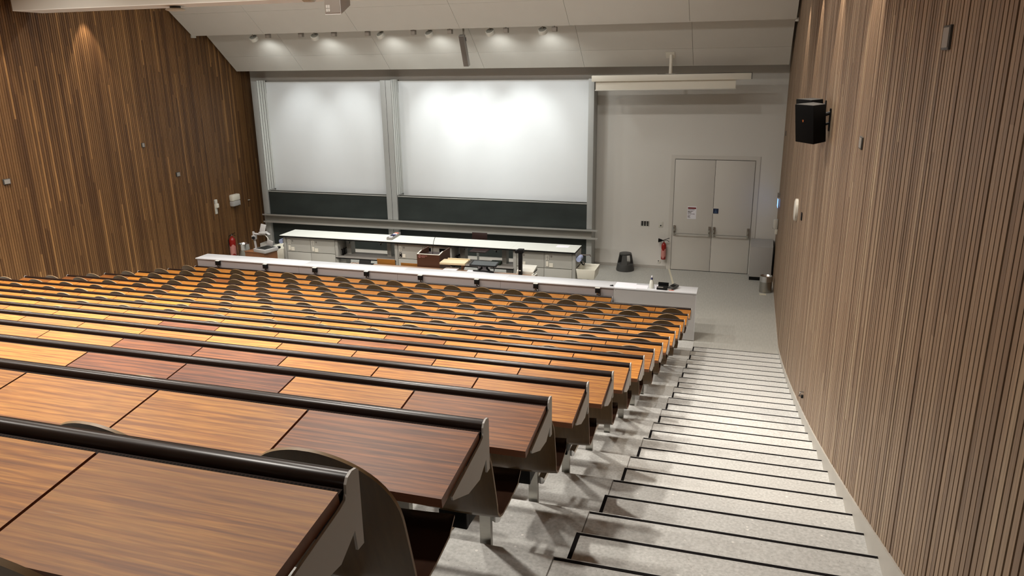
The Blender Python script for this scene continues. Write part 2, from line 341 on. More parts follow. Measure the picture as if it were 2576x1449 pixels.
PITCH = 0.05
M = dict(
    plaster=mat('white_plaster', (212, 210, 203), 0.85, noise=0.015, nscale=1.2, bump=0.05, bscale=220),
    ceil=mat('white_ceiling_panel', (205, 202, 193), 0.8, noise=0.012, nscale=3, bump=0.04, bscale=160),
    soffit_lit_tone=mat('soffit_painted_light', (242, 240, 235), 0.6),  # whiter than the panels: light on the beam underside put into its colour
    gap=mat('dark_gap', (30, 28, 26), 0.9),
    lino=mat('grey_linoleum', (168, 167, 160), 0.42, spec=0.4, noise=0.08, nscale=7, stretch=(6, 0.8, 1)),
    stone=stone(),
    black_strip=mat('black_grip_strip', (14, 11, 12), 0.9, spec=0.15, noise=0.2, nscale=60),
    joint=mat('stone_joint', (96, 92, 86), 0.85),
    desk=desk_wood(),
    desk_edge=mat('dark_wood_edge', (124, 80, 54), 0.5, noise=0.12, nscale=9, stretch=(1, 8, 8)),
    rail=mat('dark_brown_rail', (32, 21, 16), 0.30, spec=0.26),
    rail_dark=mat('dark_groove', (22, 16, 14), 0.5),
    perf=perforated(),
    bracket=mat('grey_bracket', (186, 184, 180), 0.5),
    steel=mat('brushed_steel', (170, 168, 162), 0.28, metal=1.0, noise=0.05, nscale=30, stretch=(1, 1, 12)),
    chrome=mat('chrome', (205, 205, 205), 0.12, metal=1.0),
    ply=mat('seat_plywood', (88, 66, 37), 0.30, spec=0.5, noise=0.18, nscale=4, stretch=(14, 2, 1.4)),
    ply_in=mat('seat_front_lacquer', (48, 32, 24), 0.22, spec=0.5, noise=0.1, nscale=4, stretch=(12, 2, 1.5)),
    ply_edge=mat('plywood_edge', (138, 114, 82), 0.5, noise=0.1, nscale=20),
    black=mat('black_plastic', (9, 9, 10), 0.55, spec=0.25),
    blacksoft=mat('black_matt', (7, 7, 8), 0.85, spec=0.1),
    white=mat('white_laminate', (200, 202, 205), 0.28, spec=0.45, noise=0.01, nscale=2),
    bench_top=mat('bench_worktop', (214, 217, 210), 0.3, spec=0.45, noise=0.015, nscale=3),
    lightgrey=mat('light_grey_panel', (170, 168, 166), 0.5, noise=0.015, nscale=3),
    counter=mat('counter_panel', (152, 145, 144), 0.55, noise=0.02, nscale=5),
    bench=mat('bench_grey_steel', (178, 178, 171), 0.4, metal=0.15, noise=0.03, nscale=2),
    bench_frame=mat('bench_frame_grey', (162, 162, 156), 0.45, metal=0.1),
    board_white=mat('projection_white', (226, 230, 231), 0.5, spec=0.35, noise=0.01, nscale=2),
    board_black=mat('blackboard', (48, 54, 52), 0.55, spec=0.3, noise=0.2, nscale=2.2, stretch=(0.6, 1, 1.4)),
    post=mat('aluminium_post', (172, 174, 171), 0.5, metal=0.1, noise=0.03, nscale=3),
    alu=mat('aluminium_tray', (154, 153, 146), 0.42, metal=0.2),
    alu_edge=mat('aluminium_edge', (205, 205, 200), 0.3, metal=0.6),
    groove=mat('track_white', (224, 226, 222), 0.45),
    red=mat('extinguisher_red', (138, 26, 20), 0.3),
    label_w=mat('label_pinkish', (190, 128, 120), 0.5),
    brown=mat('brown_lectern', (74, 44, 28), 0.4, noise=0.08, nscale=3),
    tan=mat('tan_cabinet', (126, 84, 54), 0.5, noise=0.08, nscale=4, stretch=(3, 3, 1)),
    pine=mat('pale_wood', (206, 190, 156), 0.5, noise=0.06, nscale=3, stretch=(1, 8, 8)),
    chairwood=mat('chair_oak', (140, 92, 36), 0.4, noise=0.12, nscale=3, stretch=(1, 4, 6)),
    tabletop=mat('pink_brown_table', (150, 124, 104), 0.45, noise=0.03, nscale=4),
    cream=mat('cream_white', (222, 218, 204), 0.4),
    ceramic=mat('white_ceramic', (222, 220, 206), 0.25),
    paper=mat('paper_white', (232, 232, 238), 0.7),
    print_=mat('print_grey', (90, 84, 82), 0.7),
    door=mat('door_paint', (203, 200, 192), 0.5, noise=0.01, nscale=2),
    cabinet=mat('cabinet_grey', (160, 158, 154), 0.5),
    darkgrey=mat('dark_grey', (62, 62, 60), 0.5),
    grille=mat('speaker_grille', (96, 88, 80), 0.6, bump=0.3, bscale=400),
    midgrey=mat('mid_grey', (140, 136, 130), 0.5),
    taupe=mat('taupe_cube', (138, 130, 120), 0.6),
    lamp_body=mat('lamp_white', (206, 204, 194), 0.4),
    lamp_back=mat('lamp_back_grey', (146, 144, 134), 0.6),
    skirt=mat('stone_skirting', (172, 168, 160), 0.5, noise=0.04, nscale=6),
    blue=mat('sign_blue', (18, 36, 70), 0.5),
    blue_fig=mat('sign_pale', (60, 82, 112), 0.5),
    darkred=mat('poster_red', (118, 30, 30), 0.6),
    green=mat('dark_green', (30, 48, 28), 0.6),
    roll=mat('pale_blue_paper', (168, 180, 214), 0.8),
    bluecap=mat('bottle_blue', (30, 44, 110), 0.35),
    bottle=mat('translucent_bottle', (226, 228, 218), 0.3),
    pinkpaper=mat('salmon', (226, 120, 96), 0.6),
    glassy=mat('projector_glass', (40, 44, 44), 0.25, spec=0.4),
    darkbrown=mat('dark_chair_brown', (42, 24, 20), 0.4),
    exit=emit('exit_lamp', (120, 170, 255), 2.2),
    taped=mat('cream_strip', (206, 200, 178), 0.5),
    wall_right=None, wall_left=None,
)
M['wall_right'] = slat_wood('walnut_slats_right', (118, 96, 77), (143, 120, 98), (172, 152, 126))
M['wall_left'] = slat_wood('walnut_slats_left', (84, 57, 34), (108, 77, 47), (154, 114, 70))

# ------------------------------------------------------------------ room dimensions
XL, XR = -11.53, 2.385
YB = -21.6
TD = 0.4062                       # tread depth
YS = -5.5255
def yst(k): return YS-(k-1)*TD
def zst(k): return 0.0711*k+0.0032*k*(k-1)/2-0.0001*k*(k-1)*(k-2)/600-0.006*k*(k-1)*(k-2)*(k-3)/24000
RY = [yst(2*i) for i in range(19)]
RZ = [max(0, zst(2*i)) for i in range(19)]
ZTOP = 7.7

# ------------------------------------------------------------------ floor and stepped floor
struct(mk('floor', B(XL, XR, -6.4, 0.0, -0.1, 0.0), M['lino']))
mb = MB(); a, b = Vector((-0.035, -0.02, 0)), Vector((0.70, -4.3, 0)); n = Vector((b.y-a.y, a.x-b.x, 0)).normalized()*0.022
mb.add([a-n, b-n, b+n, a+n, a-n+Vector((0, 0, .003)), b-n+Vector((0, 0, .003)), b+n+Vector((0, 0, .003)), a+n+Vector((0, 0, .003))],
       [(0, 1, 2, 3), (7, 6, 5, 4), (0, 4, 5, 1), (1, 5, 6, 2), (2, 6, 7, 3), (3, 7, 4, 0)])
struct(mk('trim_1', mb, M['taped']))
struct(mk('trim_2', B(-9.92, 0.925, -5.935, -5.10, 0.0, 0.006), M['stone']))
st = sempty('stepped_floor', 'pale speckled stone steps and seating platforms with black nosing strips')
XA = 0.9207
for i in range(1, 19):
    y1, z1 = RY[i], RZ[i]
    y0 = RY[i]-2*TD if i < 18 else YB
    mk('platform', B(XL, XA-0.002, y0-0.01, y1, RZ[i-1]-0.12, z1), M['stone'], st)
    # aisle part of the platform and its half step
    mk('tread', B(XA+0.002, XR, y0-0.01, y1, RZ[i-1]-0.12, z1), M['stone'], st)
for k in range(1, 37, 2):
    z0 = zst(k-1) if k > 1 else 0.0
    mk('tread', B(XA+0.016, XR, yst(k+1)-0.005, yst(k), z0-0.02, zst(k)), M['stone'], st)
    mk('tread', B(XL, -9.93, yst(k+1)-0.005, yst(k), z0-0.02, zst(k)), M['stone'], st)
for k in range(1, 35):
    xs = XA+0.016 if k % 2 else XA+0.004
    zz = zst(k)
    mk('nosing_strip', B(xs, 2.374, yst(k)-0.026, yst(k)-0.009, zz-0.002, zz+0.0025), M['black_strip'], st)
    if k % 2:
        mk('side_strip', B(xs, xs+0.020, yst(k)-TD+0.002, yst(k)-0.010, zz-0.002, zz+0.0027), M['black_strip'], st)
    else:
        mk('joint', B(XA-0.002, XA+0.004, yst(k)-TD, yst(k)-0.004, zz-0.004, zz+0.0008), M['joint'], st)
# stone skirting along the right wall: smooth top edge, follows the flight
mb = MB(); top = []; bot = []
ys = [0.0, -4.9]+[yst(k) for k in range(1, 37)]
vs = []
for j, y in enumerate(ys):
    k = j-1
    if y >= -4.9: zb, zt = -0.05, 0.004
    else:
        kk = (YS-y)/TD+1
        zb, zt = zst(kk)-0.4, zst(kk)+0.035+0.045*min(1, kk/10)
    vs.append((y, zb, zt))
pts = [(XR-0.012, y, zb) for y, zb, zt in vs]+[(XR-0.012, y, zt) for y, zb, zt in vs]+[(XR+0.03, y, zb) for y, zb, zt in vs]+[(XR+0.03, y, zt) for y, zb, zt in vs]
n = len(vs); fs = []
for j in range(n-1):
    fs += [(j, j+1, n+j+1, n+j), (n+j, n+j+1, 3*n+j+1, 3*n+j)]
mb.add(pts, fs)
struct(mk('baseboard_right', mb, M['skirt']))
struct(mk('baseboard_front', MB().box(-1.9, -0.128, -0.014, 0.0, 0.0, 0.075), M['skirt']))

# ------------------------------------------------------------------ walls
struct(mk('wall_front', B(XL-0.2, XR+0.3, 0.0, 0.15, -0.1, ZTOP), M['plaster']))
struct(mk('wall_back', B(XL-0.2, XR+0.3, YB-0.15, YB, -0.1, ZTOP+0.2), M['plaster']))
def slat_wall(name, xface, sgn, m_, y_near_split):
    w_ = struct(mk(name, B(min(xface+sgn*0.022, xface+sgn*0.2), max(xface+sgn*0.022, xface+sgn*0.2), YB, 0.0, -0.1, ZTOP), M['gap']))
    n_ = int(-YB/PITCH); far = MB(); protos = {}
    for i in range(n_):
        yc1 = -i*PITCH-0.0055; yc0 = -(i+1)*PITCH+0.0055
        x0, x1 = sorted((xface+random.uniform(-0.0015, 0.0015), xface+sgn*0.024))
        if y_near_split is not None and -17.2 < yc1 < y_near_split:
            me_key = 'slat'
            if me_key not in protos:
                o = mk('slat', B(x0, x1, yc0, yc1, 0.0, ZTOP-0.05), m_, w_)
                protos[me_key] = (o, yc1)
            else:
                o0, yy = protos[me_key]
                o = o0.copy(); COL.objects.link(o); o.parent = w_; o.location = (random.uniform(-0.0015, 0.0015), yc1-yy, 0)
        else:
            far.box(x0, x1, yc0, yc1, 0.0, ZTOP-0.05)
    stuff(mk('slat_field', far, m_, w_))
    return w_
slat_wall('wall_right', XR, 1, M['wall_right'], -11.0)
slat_wall('wall_left', XL, -1, M['wall_left'], None)

# ------------------------------------------------------------------ ceiling
ce = sempty('ceiling', 'white folded panel ceiling')
def facet(y0, z0, y1, z1, splits, x_edges, m_, thick=0.03, gap=0.006):
    """sloping facet from low edge (y0,z0) to high edge (y1,z1); cut into panels"""
    d = Vector((0, y1-y0, z1-z0)); Ld = d.length; d.normalize(); nrm = Vector((0, d.z, -d.y))
    if nrm.z < 0: nrm = -nrm
    ss = [0]+splits+[Ld]
    for a, b in zip(ss[:-1], ss[1:]):
        for xa, xb in zip(x_edges[:-1], x_edges[1:]):
            p = Vector((0, y0, z0))
            a_, b_ = a+gap/2*(a > 0), b-gap/2*(b < Ld)
            q = [p+d*a_, p+d*b_]
            vs = []
            for off in (0, thick):
                for t in q:
                    for x in (xa+gap/2, xb-gap/2):
                        vs.append((x, t.y+nrm.y*off, t.z+nrm.z*off))
            mb_ = MB().add(vs, [(0, 1, 3, 2), (4, 6, 7, 5), (0, 4, 5, 1), (2, 3, 7, 6), (0, 2, 6, 4), (1, 5, 7, 3)])
            mk('ceiling_panel', mb_, m_, ce)
    # dark backing behind joints
    vs = []
    for off in (thick*0.6, thick*1.6):
        for t in (Vector((0, y0, z0))+d*0.01, Vector((0, y0, z0))+d*(Ld-0.01)):
            for x in (x_edges[0]+0.02, x_edges[-1]-0.02):
                vs.append((x, t.y+nrm.y*off, t.z+nrm.z*off))
    mk('joint_backing', MB().add(vs, [(0, 1, 3, 2), (4, 6, 7, 5), (0, 4, 5, 1), (2, 3, 7, 6), (0, 2, 6, 4), (1, 5, 7, 3)]), M['gap'], ce)
XE = [-11.46, -9.445, -6.995, -4.53, -2.1, 0.34, 2.335]
facet(-0.66, 4.83, -2.66, 6.49, [0.56], XE, M['ceil'])
facet(-2.23, 5.67, -4.1, 7.0725, [0.765], XE, M['ceil'])
mk('slot_back', B(XL, XR, -4.3, 0.0, 7.05, 7.15), M['ceil'], ce)
# dropped beam nearer the audience; underside painted whiter to look lit
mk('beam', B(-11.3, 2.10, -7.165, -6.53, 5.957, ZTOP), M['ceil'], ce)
mk('beam_soffit_lit_tone', B(-11.3, 2.10, -7.166, -6.529, 5.947, 5.957), M['soffit_lit_tone'], ce)
mk('ceiling_slab', B(XL, XR, YB, -4.05, CEIL, CEIL+0.15), M['ceil'], ce)

# ------------------------------------------------------------------ door, sockets, sign
DW = 1.8104; DH = 2.70
mk_d = struct(mk('wall_front_trim_1', MB().box(-0.10, -0.012, -0.012, 0, 0, DH+0.10).box(DW+0.012, DW+0.11, -0.012, 0, 0, DH+0.10).box(-0.012, DW+0.012, -0.012, 0, DH+0.012, DH+0.10), M['door']))
mk_d.name = 'trim_3'
for di, (xa, xb) in enumerate(((0.0, 0.924), (0.932, DW))):
    o = sempty('door_%d' % (di+1), ['left leaf of the white double door, with a notice', 'right leaf of the white double door, with a small blue sign'][di], ((xa+xb)/2, 0, 0))
    mk('leaf', B(xa, xb, -0.022, 0.0, 0.012, DH), M['door'], o, bevel=0.002)
    mk('threshold_gap', B(xa-0.006, xb+0.006, -0.02, 0.0, 0.0, 0.012), M['gap'], o)
    bar = MB().tube([(xa+0.07, -0.10, 0.935), (xb-0.07, -0.10, 0.935)], 0.012, 10)
    pb = mk('push_bar', bar, M['alu'], o, smooth=True)
    for xx in (xa+0.045, xb-0.05):
        e = MB().box(xx-0.028, xx+0.028, -0.045, -0.02, 0.87, 1.115).box(xx-0.018, xx+0.018, -0.075, -0.04, 0.98, 1.09).box(xx-0.013, xx+0.013, -0.115, -0.04, 0.915, 0.98)
        mk('push_bar_bracket', e, M['steel'], o, bevel=0.005)
struct(mk('trim_4', MB().box(-0.004, 0.0, -0.018, 0.001, 0, DH+0.004).box(DW, DW+0.004, -0.018, 0.001, 0, DH+0.004).box(-0.004, DW+0.004, -0.018, 0.001, DH, DH+0.005).box(0.924, 0.932, -0.010, 0.001, 0, DH), M['gap']))
# notice on the left leaf
t = thing('door_notice', 'white paper notice with a dark red heading on the left door leaf', 'notice', (0.437, -0.026, 1.29))
mk('sheet', B(0.335, 0.545, -0.026, -0.0225, 1.285, 1.59), M['paper'], t)
mk('heading', B(0.345, 0.535, -0.0272, -0.0255, 1.530, 1.568), M['darkred'], t)
mb = MB()
for zz, segs in ((1.505, [(0.345, 0.50)]), (1.468, [(0.345, 0.39), (0.41, 0.47)]), (1.455, [(0.345, 0.43)]), (1.432, [(0.345, 0.43)]), (1.40, [(0.345, 0.39), (0.395, 0.44), (0.45, 0.51)]), (1.362, [(0.345, 0.41)]), (1.338, [(0.345, 0.395)]), (1.315, [(0.345, 0.41)])):
    for a, b in segs: mb.box(a, b, -0.0268, -0.0255, zz, zz+0.011)
mk('printed_lines', mb, M['print_'], t)
t = thing('door_sign', 'small square dark blue pictogram sign on the right door leaf', 'sign', (0.99, -0.026, 1.44))
mk('plate', B(0.93, 1.055, -0.0275, -0.0225, 1.44, 1.562), M['blue'], t)
mk('border', MB().box(0.925, 1.06, -0.0265, -0.0222, 1.435, 1.44).box(0.925, 1.06, -0.0265, -0.0222, 1.562, 1.567).box(0.925, 0.93, -0.0265, -0.0222, 1.44, 1.562).box(1.055, 1.06, -0.0265, -0.0222, 1.44, 1.562), M['cream'], t)
mb = MB().lathe([(0.0, -0.001), (0.010, -0.001), (0.010, 0.001), (0.0, 0.001)], (0.99, -0.028, 1.538), 12, M=Euler((PI/2, 0, 0)).to_matrix())
mb.add([(0.955, -0.0285, 1.455), (1.03, -0.0285, 1.455), (0.998, -0.0285, 1.522), (0.984, -0.0285, 1.522), (0.955, -0.027, 1.455), (1.03, -0.027, 1.455), (0.998, -0.027, 1.522), (0.984, -0.027, 1.522)], [(0, 1, 2, 3), (7, 6, 5, 4), (0, 4, 5, 1), (1, 5, 6, 2), (2, 6, 7, 3), (3, 7, 4, 0)])
mk('figure', mb, M['blue_fig'], t)
t = thing('switch_panel', 'wall plate with nine black square switches left of the double door', 'switch panel', (-0.67, 0, 1.06))
mk('plate', B(-0.775, -0.565, -0.008, -0.0005, 1.055, 1.185), M['alu_edge'], t, bevel=0.003)
for r in range(3):
    for c in range(3):
        x0 = -0.757+c*0.065; z0 = 1.066+r*0.039
        mk('switch', B(x0, x0+0.042, -0.016, -0.007, z0, z0+0.030), M['black'], t)
t = thing('wall_socket', 'small white wall plate with one dark hole beside the door frame', 'socket', (-0.28, 0, 1.06))
mk('plate', B(-0.335, -0.235, -0.008, -0.0005, 1.04, 1.18), M['lamp_body'], t, bevel=0.003)
mk('outlet', MB().lathe([(0, 0), (0.016, 0), (0.016, 0.006), (0, 0.006)], (-0.285, -0.008, 1.085), 12, M=Euler((PI/2, 0, 0)).to_matrix()), M['black'], t)
t = thing('wall_outlet', 'tiny white outlet low on the wall under the extinguisher', 'socket', (-0.29, 0, 0.17))
mk('plate', B(-0.33, -0.25, -0.008, -0.0005, 0.14, 0.22), M['lamp_body'], t, bevel=0.003)
mk('outlet', B(-0.318, -0.29, -0.012, -0.007, 0.185, 0.205), M['darkgrey'], t)

def extinguisher(name, label, c, r, h, horn=True):
    x, y, z = c
    t = thing(name, label, 'fire extinguisher', c)
    mk('cylinder', MB().lathe([(0, 0), (r*0.92, 0), (r, 0.02), (r, h*0.78), (r*0.86, h*0.86), (r*0.45, h*0.93), (r*0.3, h*0.94), (r*0.3, h), (0, h)], c, 22), M['red'], t, smooth=True)
    ml = MB(); n_ = 12
    vs = []
    for k in range(n_+1):
        a = PI*1.05+k/n_*PI*0.95
        for zz in (0.12, 0.56): vs.append((x+(r+0.0015)*math.cos(a), y+(r+0.0015)*math.sin(a), z+h*zz+0.03*math.sin(k*0.9)))
    ml.add(vs, [(2*k, 2*k+2, 2*k+3, 2*k+1) for k in range(n_)])
    mk('printed_label', ml, M['label_w'], t, smooth=True)
    mk('valve', MB().lathe([(0.016, h), (0.016, h+0.05), (0, h+0.05)], c, 10), M['steel'], t, smooth=True)
    mk('lever', MB().tube([(x, y, z+h+0.045), (x+0.06, y-0.01, z+h+0.07), (x+0.13, y-0.01, z+h+0.095)], 0.008, 6).tube([(x, y, z+h+0.03), (x+0.08, y-0.01, z+h+0.035), (x+0.125, y-0.01, z+h+0.01)], 0.007, 6), M['black'], t)
    if horn:
        mk('horn', MB().tube([(x, y, z+h+0.03), (x-0.04, y-0.01, z+h+0.03), (x-0.06, y-0.01, z+h+0.03), (x-0.135, y-0.01, z+h+0.03)], [0.012, 0.014, 0.03, 0.052], 12), M['black'], t, smooth=True)
    else:
        mk('hose', MB().tube([(x, y, z+h+0.03), (x-0.06, y-0.02, z+h+0.01), (x-0.10, y-0.02, z+h-0.12), (x-0.09, y-0.02, z+h-0.35)], [0.010, 0.012, 0.012, 0.012], 8), M['black'], t, smooth=True)
    mk('wall_bracket', B(x-0.03, x+0.03, y, y+0.10, z+h*0.55, z+h*0.6) if horn else B(x-0.13, x, y-0.02, y+0.02, z+h*0.55, z+h*0.6), M['darkgrey'], t)
    return t
extinguisher('fire_extinguisher', 'slim red fire extinguisher with black horn on the white wall left of the door', (-0.18, -0.105, 0.27), 0.06, 0.44)
extinguisher('fire_extinguisher', 'large red fire extinguisher with pale label by the left wooden wall', (-11.38, -1.75, 0.06), 0.085, 0.56, False)

# grey cabinet in the corner, bins, stool
t = thing('corner_cabinet', 'low grey cabinet on a black plinth in the corner beside the double door', 'cabinet', (2.09, -0.28, 0))
mk('body', B(1.845, 2.335, -0.55, -0.03, 0.085, 0.80), M['cabinet'], t, bevel=0.004)
mk('top_slope', MB().prism_x([(-0.55, 0.80), (-0.03, 0.80), (-0.03, 0.885), (-0.12, 0.885)], 1.845, 2.335), M['cabinet'], t)
mk('plinth', B(1.855, 2.33, -0.53, -0.05, 0.0, 0.085), M['black'], t)
def bin_(label, c, r, h, m_):
    t = thing('waste_bin', label, 'bin', c)
    mk('body', MB().lathe([(0, 0), (r*0.96, 0), (r*0.98, 0.01), (r*0.98, h*0.68), (0, h*0.68)], c, 28), m_, t, smooth=True)
    mk('rim', MB().lathe([(r, h*0.66), (r, h), (r*0.93, h), (r*0.70, h*0.88), (r*0.68, h*0.8)], c, 28), M['chrome'], t, smooth=True)
    mk('opening', MB().lathe([(0, h*0.80), (r*0.69, h*0.80)], c, 28), M['blacksoft'], t)
bin_('round brushed steel bin with funnel lid at the foot of the right wall', (2.205, -1.45, 0.0), 0.135, 0.37, M['steel'])
bin_('tall steel bin with funnel lid beside the left extinguisher', (-11.02, -1.78, 0.0), 0.15, 0.44, M['steel'])
t = tag(mk('floor_patch', B(2.085, 2.225, -1.72, -1.61, 0.0, 0.003), M['taped']), 'small pale sticker on the floor in front of the right bin', 'sticker')
t = thing('step_stool', 'round dark grey kick-step stool on the floor by the white wall', 'stool', (-1.075, -0.36, 0))
mk('base', MB().lathe([(0, 0), (0.215, 0), (0.22, 0.03), (0.195, 0.17), (0.175, 0.18), (0, 0.18)], (-1.075, -0.36, 0), 28), M['darkgrey'], t, smooth=True)
mk('top', MB().lathe([(0, 0.40), (0.135, 0.395), (0.15, 0.41), (0.148, 0.435), (0.135, 0.44), (0, 0.44)], (-1.075, -0.36, 0), 28), M['darkgrey'], t, smooth=True)
for k in range(3):
    a = PI/2+k*2*PI/3+PI
    ca, sa = math.cos(a), math.sin(a); px, py = -sa, ca; w0, w1 = 0.075, 0.055
    vs = []
    for rr, zz, ww in ((0.165, 0.17, w0), (0.185, 0.17, w0), (0.125, 0.40, w1), (0.145, 0.40, w1)):
        for s_ in (-1, 1): vs.append((-1.075+rr*ca+s_*ww*px, -0.36+rr*sa+s_*ww*py, zz))
    mk('leg', MB().add(vs, [(0, 1, 5, 4), (3, 2, 6, 7), (2, 0, 4, 6), (1, 3, 7, 5), (0, 2, 3, 1), (4, 5, 7, 6)]), M['darkgrey'], t)

# ------------------------------------------------------------------ boards on the front wall
def post(label, x0, x1, groove):
    t = thing('board_post', label, 'post', ((x0+x1)/2, -0.25, 0))
    mk('channel', B(x0, x1, -0.47, -0.03, 0.0, 4.57), M['post'], t, bevel=0.004)
    if x1-x0 > 0.25: mk('seam', B((x0+x1)/2-0.004, (x0+x1)/2+0.004, -0.4715, -0.468, 0.02, 4.57), M['gap'], t)
    if groove:
        mk('track_gap', B(x1-0.001, x1+0.003, -0.462, -0.04, 1.66, 4.57), M['rail_dark'], t)
        for k in range(4):
            y0 = -0.455+k*0.105
            mk('track', B(x1+0.0, x1+0.012, y0, y0+0.076, 1.66, 4.585), M['groove'], t)
        mk('stop', B(x1-0.001, x1+0.02, -0.075, -0.035, 4.25, 4.575), M['darkgrey'], t)
    return t
post('left grey board post with white sliding tracks, next to the wooden wall', -11.20, -11.03, True)
post('wide middle grey board post with white sliding tracks', -7.40, -7.10, True)
t = post('right grey board post at the end of the boards', -2.035, -1.90, False)
for nm, x0, x1, lb in (('projection_board', -11.015, -7.402, 'left white projection board between the grey posts'), ('projection_board', -7.085, -2.037, 'right white projection board, the wider of the two')):
    t = thing(nm, lb, 'whiteboard', ((x0+x1)/2, -0.05, 1.5))
    mk('panel', B(x0, x1, -0.075, -0.045, 1.50, 4.53), M['board_white'], t)
    mk('top_rim', B(x0, x1, -0.08, -0.045, 4.53, 4.545), M['groove'], t)
for x0, x1, lb in ((-11.015, -7.402, 'left'), (-7.085, -2.037, 'right')):
    t = thing('blackboard', '%s dark blackboard lowered to just above the chalk tray' % lb, 'blackboard', ((x0+x1)/2, -0.42, 0.95))
    mk('panel', B(x0, x1, -0.435, -0.405, 0.95, 1.615), M['board_black'], t)
    mk('top_rim', B(x0, x1, -0.445, -0.395, 1.615, 1.630).box(x0, x1, -0.32, -0.29, 1.635, 1.648), M['alu_edge'], t)
    mk('second_board', B(x0, x1, -0.325, -0.295, 0.95, 1.635), M['board_black'], t)
    t = thing('lower_blackboard', '%s dark lower blackboard half hidden behind the demonstration bench' % lb, 'blackboard', ((x0+x1)/2, -0.36, 0.33))
    mk('panel', B(x0, x1, -0.385, -0.355, 0.125, 0.86), M['board_black'], t)
    mk('bottom_rim', B(x0, x1, -0.39, -0.35, 0.112, 0.125), M['alu_edge'], t)
t = thing('chalk_tray', 'long grey aluminium chalk tray running across the whole board wall', 'tray', (-6.5, -0.55, 0.75))
mk('web', B(-11.12, -1.90, -0.50, -0.4705, 0.80, 1.0), M['alu'], t)
mk('upper_shelf', B(-11.16, -1.74, -0.62, -0.475, 0.985, 1.0).box(-11.16, -1.74, -0.63, -0.615, 0.985, 1.02), M['alu_edge'], t)
mk('lower_shelf', B(-11.14, -1.735, -0.62, -0.475, 0.79, 0.80).box(-11.14, -1.735, -0.63, -0.615, 0.785, 0.825), M['alu_edge'], t)
struct(mk('trim_5', B(-11.5, -2.03, -0.40, 0, 0.0, 0.11), M['plaster']))

# ------------------------------------------------------------------ demonstration bench
t = thing('demonstration_bench', 'long grey demonstration bench with white worktop in front of the blackboards', 'bench', (-5.4, -2.6, 0))
seams = [-9.087, -7.62, -6.20, -4.665, -3.22, -1.775]
for a, b in zip(seams[:-1], seams[1:]):
    mk('worktop', MB().box(a+0.0015, b-0.0015, -2.944, -2.254, 1.006, 1.0144).box(a, b, -2.942, -2.256, 0.976, 1.006, 1), [M['bench_top'], M['black']], t)
YF = -2.88
def pedestal(x0, x1, doors, socks):
    mk('carcass', B(x0+0.06, x1-0.06, -2.84, -2.32, 0.10, 0.975), M['bench'], t)
    for xa in (x0, x1-0.075):
        mk('corner_post', B(xa, xa+0.075, YF, -2.30, 0.0, 0.975), M['bench_frame'], t, bevel=0.004)
    n_ = len(doors)-1
    for a, b in zip(doors[:-1], doors[1:]):
        mk('upper_panel', B(a+0.004, b-0.004, -2.866, -2.84, 0.615, 0.965), M['bench'], t)
        mk('drawer_front', B(a+0.004, b-0.004, -2.872, -2.84, 0.10, 0.600), M['bench'], t, bevel=0.003)
    mk('plinth', B(x0+0.05, x1-0.05, -2.80, -2.36, 0.0, 0.10), M['darkgrey'], t)
    for sx, kind in socks:
        if kind == 0:
            s_ = mk('socket_strip', B(sx, sx+0.062, -2.876, -2.865, 0.79, 0.908), M['lamp_body'], t)
            for j in range(3): mk('socket_hole', B(sx+0.022, sx+0.042, -2.879, -2.874, 0.805+j*0.034, 0.818+j*0.034), M['darkgrey'], s_)
            mk('key_switch', MB().lathe([(0, 0), (0.022, 0), (0.022, 0.008), (0.009, 0.009), (0.009, 0.018), (0, 0.018)], (sx+0.12, -2.866, 0.877), 14, M=Euler((PI/2, 0, 0)).to_matrix()), M['midgrey'], t)
            mk('cover_plate', B(sx+0.004, sx+0.056, -2.876, -2.865, 0.648, 0.756), M['cream'], t)
            mk('cover_plate', B(sx+0.075, sx+0.160, -2.876, -2.865, 0.635, 0.72), M['cream'], t)
        elif kind == 1:
            s_ = mk('socket_strip', B(sx, sx+0.062, -2.876, -2.865, 0.79, 0.908), M['lamp_body'], t)
            for j in range(3): mk('socket_hole', B(sx+0.022, sx+0.042, -2.879, -2.874, 0.805+j*0.034, 0.818+j*0.034), M['darkgrey'], s_)
            mk('key_switch', MB().lathe([(0, 0), (0.022, 0), (0.022, 0.008), (0.009, 0.009), (0.009, 0.018), (0, 0.018)], (sx+0.12, -2.866, 0.877), 14, M=Euler((PI/2, 0, 0)).to_matrix()), M['midgrey'], t)
            s_ = mk('black_socket', B(sx+0.004, sx+0.060, -2.878, -2.865, 0.643, 0.746), M['black'], t)
            mk('socket_light', MB().box(sx+0.015, sx+0.048, -2.881, -2.877, 0.72, 0.733).box(sx+0.02, sx+0.042, -2.881, -2.877, 0.652, 0.662), M['lamp_body'], s_)
            mk('cover_plate', B(sx+0.082, sx+0.155, -2.876, -2.865, 0.637, 0.715), M['cream'], t)
        else:
            mk('display_window', B(sx, sx+0.075, -2.876, -2.865, 0.805, 0.90), M['blacksoft'], t)
            mk('display_window', B(sx+0.085, sx+0.16, -2.876, -2.865, 0.805, 0.90), M['blacksoft'], t)
            mk('display_window', B(sx+0.37, sx+0.545, -2.876, -2.865, 0.78, 0.90), M['blacksoft'], t)
pedestal(-9.04, -7.555, [-8.955, -8.30, -7.64], [(-8.908, 0), (-8.258, 0)])
pedestal(-6.07, -4.645, [-5.99, -5.36, -4.72], [(-5.958, 1), (-5.32, 2)])
pedestal(-3.19, -1.775, [-3.112, -2.483, -1.855], [(-3.07, 0), (-2.442, 0)])
